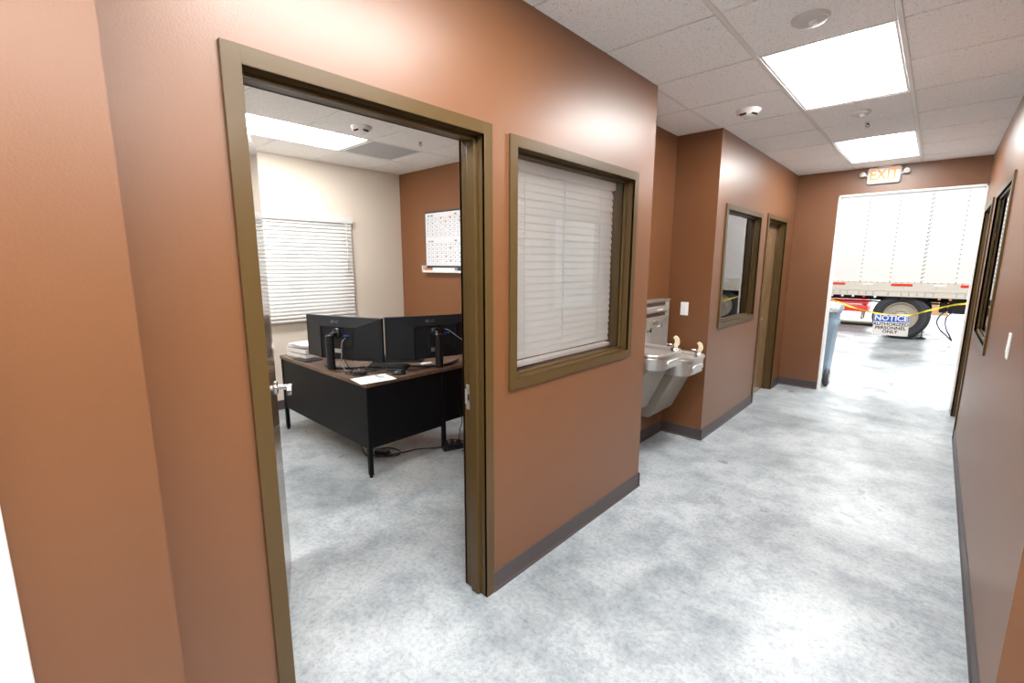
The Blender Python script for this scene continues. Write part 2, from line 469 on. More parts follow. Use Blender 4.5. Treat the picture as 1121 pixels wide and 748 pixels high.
# door 1 (open office door)
d1 = sroot('door_1', 'brown steel door frame in the near left wall, its door swung open into the office', (XL, .945, 0))
jamb_frame(d1, XL, XLI, D1, stop=(.035, .082))
bm = NB(); box(bm, -1.571, -1.539, D1[1] - .0012, D1[1] + .0005, .93, 1.052, .0004, 1)
box(bm, -1.578, -1.569, D1[1] - .003, D1[1] + .0005, .955, 1.027, .0004, 1)
obj('strike_plate', bm, M['silver'], d1, label='satin steel strike plate')
bm = NB(); box(bm, -1.560, -1.549, D1[1] - .0016, D1[1] - .001, .975, 1.005)
obj('latch_hole', bm, M['sign_black'], d1, label='dark latch hole')
for zz in (.25, 1.07, 1.88):
    bm = NB(); cyl(bm, (-1.592, .500, zz - .055), (-1.592, .500, zz + .055), .007, n=12)
    box(bm, -1.588, -1.548, D1[0] - .0005, D1[0] + .002, zz - .055, zz + .055)
    obj('hinge', bm, M['silver'], d1, label='satin steel hinge')
hx, hy = -1.592, .500; ang = math.atan2(.36, -.82)
u = Vector((math.cos(ang), math.sin(ang), 0)); nrm = Vector((-u.y, u.x, 0))
if nrm.x < 0: nrm = -nrm
Mleaf = basis(u, nrm, (0, 0, 1), (hx, hy, 0))
bm = NB(); box(bm, .004, .890, -.045, 0, .010, 2.126, .002)
bm.transform(Mleaf); leaf = obj('door_leaf', bm, M['wood_door'], d1)
lever(leaf, Mleaf @ Matrix.Translation((.825, 0, 1.0)) @ Matrix.Rotation(PI, 4, 'Y'))
bm = NB(); box(bm, .889, .8915, -.036, -.009, .94, 1.06, .0005, 1); bm.transform(Mleaf)
obj('latch_plate', bm, M['silver'], leaf, label='satin steel latch plate')

# door 2 (far left, closed) and door 3 (right wall, closed)
d2 = sroot('door_2', 'closed brown wooden door in the far left wall past the second window', (XL, 6.17, 0))
jamb_frame(d2, XL, XLI, D2, stop=(.045, .085))
bm = NB(); box(bm, XLI + .002, XL - .088, D2[0] + .003, D2[1] - .003, .008, D2[3] - .003, .002)
lf = obj('door_leaf', bm, M['wood_door'], d2)
lever(lf, basis((0, 1, 0), (1, 0, 0), (0, 0, 1), (XL - .088, D2[0] + .07, .98)))
d3 = sroot('door_3', 'closed brown door in the right wall next to the exit opening', (XR, 6.27, 0))
jamb_frame(d3, XR, XR + T, D3, stop=(.045, .085))
bm = NB(); box(bm, XR + .088, XR + T - .002, D3[0] + .003, D3[1] - .003, .008, D3[3] - .003, .002)
lf = obj('door_leaf', bm, M['wood_door'], d3)
lever(lf, basis((0, 1, 0), (-1, 0, 0), (0, 0, 1), (XR + .088, D3[0] + .07, .98)))
# white door leaf edge at the far left of the view
d4 = sroot('door_4', 'white painted door leaf standing flat against the nearest left wall', (-1.30, -.5, 0))
bm = NB(); box(bm, -1.299, -1.262, -.95, -.063, .01, 2.10, .003); lf = obj('door_leaf', bm, M['white_metal'], d4)

# ------------------------------------------------------------------ windows
def window(n, label, xa, xb, o, gd=.062, stop=(.040, .056)):
    s = 1 if xa > xb else -1
    r = sroot(n, label, (xa, (o[0] + o[1]) / 2, o[2]))
    jamb_frame(r, xa, xb, o, sill=True, stop=stop, name='window_frame')
    bm = NB(); X = xa - s * gd; box(bm, X - .003, X + .003, o[0] + .001, o[1] - .001, o[2] + .001, o[3] - .001)
    obj('window_pane', bm, M['glass'], r)
    bm = NB(); e = .014                                          # inner glazing bead
    a, b = sorted((xa - s * (gd + .005), xa - s * (gd + .020)))
    box(bm, a, b, o[0], o[0] + e, o[2], o[3], .001); box(bm, a, b, o[1] - e, o[1], o[2], o[3], .001)
    box(bm, a, b, o[0] + e, o[1] - e, o[2], o[2] + e, .001); box(bm, a, b, o[0] + e, o[1] - e, o[3] - e, o[3], .001)
    obj('glazing_bead', bm, M['frame'], r)
    return r
window('window_1', 'brown framed office window beside the open door with white blinds behind its glass', XL, XLI, W1)
window('window_2', 'brown framed dark window in the far left wall mirroring the trailer', XL, XLI, W2)
window('window_3', 'brown framed window seen edge-on in the right wall', XR, XR + T, W3, gd=.022, stop=(.005, .016))
w4 = sroot('window_4', 'daylit office window behind the white blinds in the beige wall', (XO, 2.085, 1.05))
bm = NB()
for (a, b, c, d) in ((1.45, 1.49, 1.05, 2.03), (2.68, 2.72, 1.05, 2.03), (1.49, 2.68, 1.05, 1.09), (1.49, 2.68, 1.99, 2.03), (2.065, 2.105, 1.09, 1.99)):
    box(bm, XO - .10, XO - .05, a, b, c, d, .002)
obj('window_frame', bm, M['frame'], w4)
bm = NB(); box(bm, XO - .078, XO - .072, 1.49, 2.68, 1.09, 1.99); obj('window_pane', bm, M['glass'], w4)

# ------------------------------------------------------------------ blinds
def slat_bm(w, d=.050, crown=.004, th=.0028):
    bm = NB(); n = 6; top = []; bot = []
    for i in range(n + 1):
        t = i / n - .5; z = crown * (1 - 4 * t * t)
        top.append((t * d, z + th)); bot.append((t * d, z))
    prism(bm, top + bot[::-1], 'x', -w / 2, w / 2)
    return bm
def blind(label, group, mtx, w, h, n, tilt, valance=True, cords=(-.36, 0, .36)):
    """local: x width, y out toward viewer side, z down from 0"""
    r = bpy.data.objects.new('window_blind', None); C.objects.link(r); r.matrix_basis = mtx; tag(r, label, 'window blind', group)
    bm = NB(); box(bm, -w / 2, w / 2, -.024, .024, -.045, 0, .002); obj('head_rail', bm, M['blind'], r, False)
    if valance:
        bm = NB(); box(bm, -w / 2 - .006, w / 2 + .006, .028, .034, -.066, .002, .0015)
        obj('valance', bm, M['blind'], r, False)
    z0 = -.075; pitch = (h - .075 - .022) / n
    me = None
    for k in range(n):
        if me is None:
            bm = slat_bm(w - .01); bm.transform(Matrix.Rotation(tilt, 4, 'X')); s0 = obj('slat', bm, M['blind'], r, False); me = s0.data
            s = s0
        else:
            s = bpy.data.objects.new('slat', me); C.objects.link(s); s.parent = r
        s.location = (random.uniform(-.001, .001), 0, z0 - pitch * k)
    bm = NB(); box(bm, -w / 2 + .003, w / 2 - .003, -.026, .026, -h, -h + .022, .004); obj('bottom_rail', bm, M['blind'], r, False)
    for c in cords:
        bm = NB()
        for yy in (-.027, .029):
            tube(bm, [(c * w, yy, -.04), (c * w, yy, -h + .012)], .0013, 6)
        for k in range(n): box(bm, c * w - .0008, c * w + .0008, -.027, .029, z0 - pitch * k - .001, z0 - pitch * k + .0005)
        cyl(bm, (c * w, .024, -h + .011), (c * w, .034, -h + .011), .007, n=10)
        obj('ladder_cord', bm, M['white_plastic'], r, False)
    bm = NB(); tube(bm, [(-w / 2 + .08, .040, -.06), (-w / 2 + .08, .042, -.62)], .004, 8)
    obj('tilt_wand', bm, M['white_plastic'], r, False)
    return r
# blind in window 1, hangs inside the jamb on the office side; seen from the corridor (+x)
wy0, wy1 = 1.612, 2.655
blind('white slatted blind hanging behind the corridor window beside the door', None,
      basis((0, -1, 0), (-1, 0, 0), (0, 0, -1), (0, 0, 0)).to_3x3().to_4x4() if False else
      Matrix.Translation((-1.578, (wy0 + wy1) / 2, W1[3] - .012)) @ Matrix.Rotation(-PI / 2, 4, 'Z') @ Matrix.Rotation(PI, 4, 'Z'),
      wy1 - wy0, 1.030, 24, math.radians(73), valance=False, cords=(-.34, -.02, .33))
# the office exterior blind, outside-mounted, seen from +x
blind('white slatted blind on the beige office wall behind the desk', None,
      Matrix.Translation((XO + .036, (1.36 + 2.83) / 2, 2.135)) @ Matrix.Rotation(PI / 2, 4, 'Z') @ Matrix.Rotation(PI, 4, 'Z'),
      1.47, 1.165, 26, math.radians(-58), valance=True, cords=(-.42, -.14, .14, .42))

# ------------------------------------------------------------------ ceiling troffers and devices
def troffer():
    r = thing('ceiling_light', '', 'ceiling light', (0, 0, 0))
    bm = NB(); a, b = .292, .592                                     # housing pan with flange
    for (x0, x1, y0, y1) in ((-a, -a + .012, -b, b), (a - .012, a, -b, b), (-a + .012, a - .012, -b, -b + .012), (-a + .012, a - .012, b - .012, b)):
        box(bm, x0, x1, y0, y1, -.003, .105, .001)
    box(bm, -a, a, -b, b, .100, .106)
    obj('housing', bm, M['white_metal'], r, False)
    bm = NB(); ai, bi = .280, .580; c = .105; e = .40                # curved side reflectors rising to the basket
    ny, nx = 14, 8
    for sgn in (-1, 1):
        grid = []
        for j in range(ny + 1):
            y = -bi + 2 * bi * j / ny; row = []
            for i in range(nx + 1):
                t = i / nx
                row.append(bm.verts.new((sgn * (ai + (c - ai) * t), y, .002 + .085 * math.sin(t * PI / 2))))
            grid.append(row)
        for j in range(ny):
            for i in range(nx):
                bm.faces.new((grid[j][i], grid[j][i + 1], grid[j + 1][i + 1], grid[j + 1][i])).smooth = True
    obj('reflector', bm, M['reflector'], r, False, 60)
    bm = NB()                                                         # luminous curved basket
    rows = []
    for j in range(21):
        y = -bi + 2 * bi * j / 20; e = min(1, (bi - abs(y)) / .16); e = math.sin(e * PI / 2); row = []
        for i in range(15):
            t = i / 14 * 2 - 1
            w = c + .07 * e
            row.append(bm.verts.new((t * w, y, .082 - .112 * e * math.cos(t * PI / 2))))
        rows.append(row)
    for j in range(20):
        for i in range(14):
            bm.faces.new((rows[j][i], rows[j + 1][i], rows[j + 1][i + 1], rows[j][i + 1])).smooth = True
    obj('light_lens', bm, M['lens'], r, False, 80)
    return r
t0 = troffer()
G = 'recessed ceiling lights over the corridor'
labs = ['large recessed ceiling light nearest in view over the corridor', 'recessed ceiling light farther along, just before the exit sign',
        'recessed ceiling light above the open door frame', 'recessed ceiling light behind the viewpoint, moved forward to brighten the near left wall', 'recessed ceiling light over the side passage on the right', 'unseen ceiling light added right of the viewpoint to brighten the near left wall']
for i, (x, y) in enumerate(hall_lights):
    m4 = Matrix.Translation((x, y, H))
    if i == 0: t0.matrix_basis = m4; t0['label'] = labs[0]; t0['group'] = G; base_t = t0
    else: dup(t0, m4, labs[i], G)
for i, (x, y) in enumerate(office_lights[:2]):
    dup(t0, Matrix.Translation((x, y, H)), ['recessed ceiling light in the office above the desk', 'unseen ceiling light added at the near end of the office as fill'][i], 'recessed ceiling lights in the office')

def dome(label, x, y, r=.075, group=None):
    t = thing('ceiling_sensor', label, 'ceiling sensor', (x, y, H), 0, group)
    bm = NB(); lathe(bm, [(r, 0), (r, -.010), (r * .97, -.016), (r * .80, -.026), (r * .45, -.034), (.0005, -.037)], (x, y, H), n=36)
    obj('dome', bm, M['dome'], t)
    bm = NB(); lathe(bm, [(.016, -.030), (.016, -.042), (.010, -.046), (.0005, -.047)], (x + .015, y - .02, H), n=16)
    obj('sensor_tip', bm, M['white_plastic'], t)
    bm = NB(); tube(bm, [(x + r * .9 * math.cos(a), y + r * .9 * math.sin(a), H - .021) for a in [i * PI / 24 - .8 for i in range(13)]], .0022, 6)
    obj('accent_line', bm, M['tee'], t)
    return t
dome('round white ceiling sensor dome in front of the nearest corridor light', -.565, 2.64, .078, 'round white sensor domes')
dome('small round white ceiling sensor dome between the two visible corridor lights', -.560, 4.43, .065, 'round white sensor domes')

def strobe(label, x, y, rz, r=.085):
    t = thing('ceiling_strobe', label, 'alarm strobe', (x, y, H), rz)
    bm = NB(); lathe(bm, [(r, 0), (r, -.012), (r * .94, -.020), (r * .55, -.048), (r * .42, -.054), (.0005, -.055)], n=32)
    obj('housing', bm, M['white_plastic'], t, False)
    for a in (-.75, .75):
        bm = NB(); box(bm, -.024, .024, -.006, .006, -.010, .010, .003)
        bm.transform(Matrix.Rotation(a, 4, 'Z') @ Matrix.Translation((0, -r * .66, -.040)) @ Matrix.Rotation(-.75, 4, 'X'))
        obj('lens_slot', bm, M['sign_black'], t, False, label='dark slotted lens')
    bm = NB(); box(bm, -.014, .014, -.005, .005, -.012, .012, .003)
    bm.transform(Matrix.Rotation(PI, 4, 'Z') @ Matrix.Translation((0, -r * .62, -.040)) @ Matrix.Rotation(-.6, 4, 'X'))
    obj('lens_slot', bm, M['vent'], t, False, label='grey clear lens')
    bm = NB(); box(bm, -.010, .010, -.003, .003, -.004, .004, .001)
    bm.transform(Matrix.Rotation(-1.5, 4, 'Z') @ Matrix.Translation((0, -r * .8, -.034)) @ Matrix.Rotation(-.75, 4, 'X'))
    obj('red_mark', bm, M['red'], t, False, label='small red printed mark')
    return t
strobe('white round fire alarm strobe on the corridor ceiling left of the lights', -1.165, 3.83, .45)
strobe('white round fire alarm strobe on the office ceiling beside the light', -3.665, 2.14, .9)

def sprinkler(label, x, y, m, group='fire sprinkler heads'):
    t = thing('fire_sprinkler', label, 'fire sprinkler', (x, y, H), .5, group)
    bm = NB(); lathe(bm, [(.028, 0), (.028, -.003), (.022, -.006), (.010, -.008), (.0005, -.0081)], n=24); obj('escutcheon', bm, M['silver'], t, False)
    bm = NB(); cyl(bm, (0, 0, -.005), (0, 0, -.018), .007, n=12)
    tube(bm, smooth_path([(-.007, 0, -.014), (-.014, 0, -.026), (-.004, 0, -.040)]), .0025, 6)
    tube(bm, smooth_path([(.007, 0, -.014), (.014, 0, -.026), (.004, 0, -.040)]), .0025, 6)
    cyl(bm, (0, 0, -.016), (0, 0, -.038), .0022, n=8); obj('frame_arms', bm, M['dark_slot'], t, False)
    bm = NB(); lathe(bm, [(.015, -.042), (.016, -.0405), (.005, -.039), (.0005, -.0385)], n=16); obj('deflector', bm, M['silver'], t, False)
sprinkler('small fire sprinkler head on the corridor ceiling before the far light', -.55, 4.80, 0)
sprinkler('small fire sprinkler head on the office ceiling beside the grey vent panel', -3.70, 2.76, 0)

v = thing('ceiling_vent', 'grey perforated square vent panel in the office ceiling', 'ceiling vent', (-4.29, 2.735, H))
bm = NB(); a = .293
for (x0, x1, y0, y1) in ((-a, -a + .02, -a, a), (a - .02, a, -a, a), (-a + .02, a - .02, -a, -a + .02), (-a + .02, a - .02, a - .02, a)): box(bm, x0, x1, y0, y1, -.003, .02, .001)
obj('frame', bm, M['white_metal'], v, False)
bm = NB(); box(bm, -a + .02, a - .02, -a + .02, a - .02, .001, .006)
vm = M['vent']; noise_mix(vm, (.40, .41, .43), (.56, .57, .59), 220, 1, .5, (.45, .55)); obj('perforated_face', bm, vm, v, False)

# ------------------------------------------------------------------ exit sign
ex = thing('exit_sign', 'white exit sign with orange letters and two lamp heads above the far opening', 'exit sign', (-.585, YF, 2.63))
ec = Vector((-.585, YF - .03, 2.627))
bm = NB(); box(bm, ec.x - .155, ec.x + .155, YF - .052, YF - .001, ec.z - .095, ec.z + .090, .026, 4); obj('housing', bm, M['white_plastic'], ex)
bm = NB(); box(bm, ec.x - .06, ec.x + .06, YF - .040, YF - .010, ec.z + .086, H - .003, .004); obj('canopy', bm, M['white_plastic'], ex)
bm = text_bm('EXIT', .165, .0012, .0036, .80)
bm.transform(basis((1, 0, 0), (0, 0, 1), (0, -1, 0), (ec.x, YF - .0535, ec.z)))
obj('lettering', bm, M['exit_red'], ex, label='orange EXIT letters')
for s in (-1, 1):
    bm = NB(); cyl(bm, (ec.x + s * .15, YF - .03, ec.z + .0), (ec.x + s * .178, YF - .035, ec.z + .012), .010, n=12)
    bm2 = NB(); lathe(bm2, [(.012, -.028), (.022, -.02), (.030, .012), (.030, .020), (.026, .022), (.0005, .0225)], n=24)
    merge(bm, bm2, Matrix.Translation((ec.x + s * .192, YF - .045, ec.z + .018)) @ Matrix.Rotation(s * 1.0, 4, 'Y') @ Matrix.Rotation(.9, 4, 'X'))
    obj('lamp_head', bm, M['white_plastic'], ex)

# ------------------------------------------------------------------ switch plates
def switch(label, mtx, gang=1):
    t = bpy.data.objects.new('light_switch', None); C.objects.link(t); t.matrix_basis = mtx; tag(t, label, 'light switch')
    bm = NB(); box(bm, -.036, .036, 0, .006, -.060, .060, .003, 3); obj('plate', bm, M['white_plastic'], t, False)
    bm = NB(); box(bm, -.0175, .0175, .004, .0085, -.034, .034, .0012); bm.transform(Matrix.Rotation(.03, 4, 'X')); obj('rocker', bm, M['white_plastic'], t, False)
    for z in (-.048, .048):
        bm = NB(); cyl(bm, (0, .0055, z), (0, .0072, z), .003, n=10); obj('screw', bm, M['silver'], t, False)
switch('white light switch on the niche side wall above the drinking fountain', basis((-1, 0, 0), (0, -1, 0), (0, 0, 1), (-1.675, YC, 1.208)))
switch('white light switch on the right wall below the edge-on window', basis((0, 1, 0), (-1, 0, 0), (0, 0, 1), (XR, 3.13, 1.235)))

# ------------------------------------------------------------------ bi-level drinking fountain in the niche
df = thing('drinking_fountain', 'grey steel two-basin drinking fountain with bottle filler in the wall niche', 'drinking fountain', (XN, 3.52, 0))
def d_outline(y0, y1, inset, xf=-1.372, rc=.13, n=8):
    xb = XN + .002; a = y0 + inset; b = y1 - inset; f = xf - inset; rr = max(.02, rc - inset * .8); pts = [(xb + (inset if inset > .02 else 0), a)]
    for i in range(n + 1):
        t = -PI / 2 + i / n * PI / 2; pts.append((f - rr + rr * math.cos(t), a + rr + rr * math.sin(t)))
    for i in range(n + 1):
        t = i / n * PI / 2; pts.append((f - rr + rr * math.cos(t), b - rr + rr * math.sin(t)))
    pts.append((xb + (inset if inset > .02 else 0), b)); return pts
def basin(y0, y1, zr, hgt):
    bm = NB(); R = []
    for ins, z in ((.030, zr - hgt), (.010, zr - hgt + .012), (.004, zr - .036), (.008, zr - .032), (.008, zr - .024), (-.004, zr - .022), (-.006, zr - .012), (.0, zr - .001), (.010, zr), (.024, zr - .004),
                   (.034, zr - .020), (.05, zr - .050), (.10, zr - .075), (.16, zr - .085)):
        R.append([(x, y, z) for x, y in d_outline(y0, y1, ins)])
    loops(bm, R); b = obj('basin', bm, M['steel'], df, sharp=50)
    # push bars: front and both sides
    def pill(c, ex, ey, L, Hh, dep):
        q = NB(); n = 10; o = []
        for i in range(n + 1):
            t = -PI / 2 + PI * i / n; o.append((L / 2 - Hh / 2 + Hh / 2 * math.cos(t), Hh / 2 * math.sin(t)))
        for i in range(n + 1):
            t = PI / 2 + PI * i / n; o.append((-L / 2 + Hh / 2 + Hh / 2 * math.cos(t), Hh / 2 * math.sin(t)))
        k = .85
        loops(q, [[(x, y, 0) for x, y in o], [(x, y, dep * .7) for x, y in o], [(x * .97, y * k, dep) for x, y in o], [(x * .93, y * .7, dep * .8) for x, y in o]])
        ez = Vector(ex).cross(Vector(ey)); q.transform(basis(ex, ey, ez, c)); return q
    zc = zr - .036 - (hgt - .05) / 2
    obj('push_bar', pill((-1.377, (y0 + y1) / 2, zc), (0, 1, 0), (0, 0, 1), .22, .042, .010), M['steel'], b)
    obj('push_bar', pill((-1.60, y0 + .008, zc), (1, 0, 0), (0, 0, 1), .20, .042, .010), M['steel'], b)
    obj('push_bar', pill((-1.60, y1 - .008, zc), (-1, 0, 0), (0, 0, 1), .20, .042, .010), M['steel'], b)
    bm = NB(); lathe(bm, [(.035, zr - .086), (.035, zr - .082), (.028, zr - .081), (.0005, zr - .081)], (-1.62, (y0 + y1) / 2, 0), n=20)
    obj('drain', bm, M['chrome'], b)
    # bubbler pedestal + crescent guard at the front right corner
    bx, by = -1.440, y1 - .070
    bm = NB(); lathe(bm, [(.030, zr - .022), (.030, zr + .002), (.022, zr + .008), (.012, zr + .012), (.010, zr + .030), (.0005, zr + .032)], (bx, by, 0), n=20)
    tube(bm, smooth_path([(bx, by, zr + .004), (bx - .02, by - .01, zr + .028), (bx - .05, by - .02, zr + .030)]), .007, 8)
    bb = obj('bubbler', bm, M['chrome'], df)
    o = []                                              # crescent outline in (u, z)
    N_ = 14
    for i in range(N_ + 1):
        t = i / N_; a = -1.1 + 2.5 * t; o.append((.022 + .036 * math.cos(a) - .030, .046 + .046 * math.sin(a)))
    for i in range(N_ + 1):
        t = 1 - i / N_; a = -.9 + 2.1 * t; o.append((.006 + .020 * math.cos(a) - .030, .048 + .030 * math.sin(a)))
    q = NB(); prism(q, o, 'y', -.011, .011); bmesh.ops.bevel(q, geom=[e for e in q.edges], offset=.002, segments=1, affect='EDGES')
    q.transform(Matrix.Translation((bx + .005, by, zr + .004)) @ Matrix.Rotation(.40, 4, 'Z') @ Matrix.Diagonal((1.15, 1.3, 1.05, 1)))
    obj('mouth_guard', q, M['guard'], bb, label='cream plastic mouth guard')
    return b
UL = (3.045, 3.505, .965); UR = (3.545, 4.005, .855)
basin(*UL, .128); basin(*UR, .150)
for (y0, y1, zr) in (UL, UR):
    bm = NB(); zb = zr - .128
    prism(bm, [(XN + .001, zb), (-1.47, zb), (-1.492, zb - .02), (-1.667, zr - .525), (-1.70, zr - .545), (XN + .001, zr - .545)], 'y', y0 + .02, y1 - .015)
    bmesh.ops.bevel(bm, geom=[e for e in bm.edges if abs((e.verts[0].co - e.verts[1].co).y) < .01], offset=.006, segments=2, affect='EDGES')
    obj('shroud', bm, M['shroud'], df)
# bottle filler cabinet over the lower basin
y0, y1 = 3.545, 4.005; bf0, bf1 = .84, 1.302; fx = -1.748
bm = NB(); box(bm, XN + .001, fx, y0, y1, bf0, bf1, .008, 3); bfc = obj('bottle_filler', bm, M['steel_paint'], df)
bm = NB(); box(bm, fx - .01, fx + .006, y0 - .004, y1 + .004, bf1 - .014, bf1 + .004, .003); obj('top_cap', bm, M['steel'], bfc)
bm = NB(); box(bm, fx - .002, fx + .0015, y0 + .005, y1 - .09, bf1 - .048, bf1 - .020, .001); obj('slot', bm, M['dark_slot'], bfc)  # dark brown strip: slot with its reflection put into the colour
bm = NB(); box(bm, fx - .004, fx + .012, y0 + .005, y1 - .055, bf1 - .106, bf1 - .052, .010, 4); obj('display_panel', bm, M['steel_paint'], bfc)
bm = NB(); box(bm, fx + .011, fx + .0128, y0 + .19, y0 + .30, bf1 - .088, bf1 - .076, .0005, 1); obj('display_text_window', bm, M['white_plastic'], bfc)
bm = NB(); cyl(bm, (fx + .005, y1 - .085, bf1 - .080), (fx + .0135, y1 - .085, bf1 - .080), .006, n=12); obj('indicator_light', bm, M['lime'], bfc, label='lime green indicator light')
bm = NB(); box(bm, fx - .002, fx + .0015, y0 + .005, y1 - .09, bf1 - .138, bf1 - .110, .001); obj('slot', bm, M['dark_slot'], bfc)
bm = NB()                                                # curved hood below the slots
o = [(y0 + .003, bf1 - .142), (y1 - .008, bf1 - .142), (y1 - .04, bf1 - .158), (y1 - .14, bf1 - .195), (y1 - .25, bf1 - .225), (y0 + .12, bf1 - .245), (y0 + .003, bf1 - .250)]
prism(bm, o, 'x', fx - .005, fx + .010); bmesh.ops.bevel(bm, geom=list(bm.edges), offset=.003, segments=2, affect='EDGES'); obj('hood', bm, M['shroud'], bfc)
bm = NB(); box(bm, fx + .008, fx + .022, y0 + .12, y0 + .22, bf1 - .190, bf1 - .168, .006, 3); obj('nozzle_cover', bm, M['steel'], bfc)
bm = NB(); cyl(bm, (fx + .012, y0 + .085, bf1 - .225), (fx + .012, y0 + .085, bf1 - .262), .008, n=14); obj('nozzle', bm, M['hose'], bfc)
bm = NB(); box(bm, fx - .002, fx + .003, y0 + .045, y0 + .115, bf0 + .04, bf1 - .27, .002); box(bm, fx + .002, fx + .006, y0 + .060, y0 + .100, bf0 + .06, bf1 - .29, .002); obj('splash_panel', bm, M['steel'], bfc)
bm = NB(); box(bm, fx - .001, fx + .0013, y0 + .225, y0 + .292, 1.070, 1.082, .0005, 1); obj('badge', bm, M['white_plastic'], bfc, label='small white badge strip')
bm = NB(); box(bm, fx - .001, fx + .0015, y0 + .300, y0 + .325, 1.060, 1.088, .001); obj('badge', bm, M['sign_blue'], bfc, label='small blue badge')

# ------------------------------------------------------------------ office furniture
TZ = .737
def desk_leg(bm, x, y, z1=TZ - .03, s=.032):
    box(bm, x - s / 2, x + s / 2, y - s / 2, y + s / 2, .018, z1, .003); cyl(bm, (x, y, 0), (x, y, .020), .014, n=12)
dk = thing('office_desk', 'black metal office desk with walnut top, its corner facing the doorway', 'desk', (-3.775, 2.05, 0))
X0, X1, Y0, Y1 = -4.560, -2.985, 1.675, 2.425
bm = NB(); box(bm, X0, X1, Y0, Y1, TZ - .030, TZ, .003); obj('desktop', bm, M['laminate'], dk)
for (x, y) in ((X0 + .022, Y0 + .022), (X1 - .022, Y0 + .022), (X0 + .022, Y1 - .022), (X1 - .022, Y1 - .022)):
    bm = NB(); desk_leg(bm, x, y); obj('leg', bm, M['black_metal'], dk)
bm = NB(); box(bm, X0 + .040, X1 - .040, Y0 + .012, Y0 + .030, .225, TZ - .030, .002); obj('front_panel', bm, M['black_metal'], dk)
bm = NB(); box(bm, X1 - .032, X1 - .016, Y0 + .040, Y1 - .040, .225, TZ - .030, .002); obj('side_panel', bm, M['black_metal'], dk)
bm = NB(); box(bm, X0 + .016, X0 + .40, Y0 + .05, Y1 - .04, .225, TZ - .030, .003); pd = obj('drawer_pedestal', bm, M['black_metal'], dk)
for z0, z1 in ((.24, .45), (.46, .69)):
    bm = NB(); box(bm, X0 + .025, X0 + .39, Y1 - .042, Y1 - .026, z0, z1, .002); dr = obj('drawer', bm, M['black_metal'], pd)
    bm = NB(); tube(bm, smooth_path([(X0 + .15, Y1 - .028, z1 - .04), (X0 + .15, Y1 - .008, z1 - .04), (X0 + .27, Y1 - .008, z1 - .04), (X0 + .27, Y1 - .028, z1 - .04)], 3), .004, 6)
    # handles are finished with the pedestal
    merge_o = obj('handle_bar', bm, M['silver'], pd)
rt = thing('desk_return', 'black metal desk return with walnut top running on from the desk toward the far wall', 'desk', (-3.25, 2.95, 0))
A0, A1, B0, B1 = -3.50, -2.985, 2.427, 3.500
bm = NB(); box(bm, A0, A1, B0, B1, TZ - .030, TZ, .003); obj('desktop', bm, M['laminate'], rt)
for (x, y) in ((A0 + .022, B1 - .022), (A1 - .022, B1 - .022)):
    bm = NB(); desk_leg(bm, x, y); obj('leg', bm, M['black_metal'], rt)
bm = NB(); box(bm, A1 - .075, A1 - .058, B0 + .01, B1 - .04, .235, TZ - .030, .002); obj('side_panel', bm, M['black_metal'], rt)

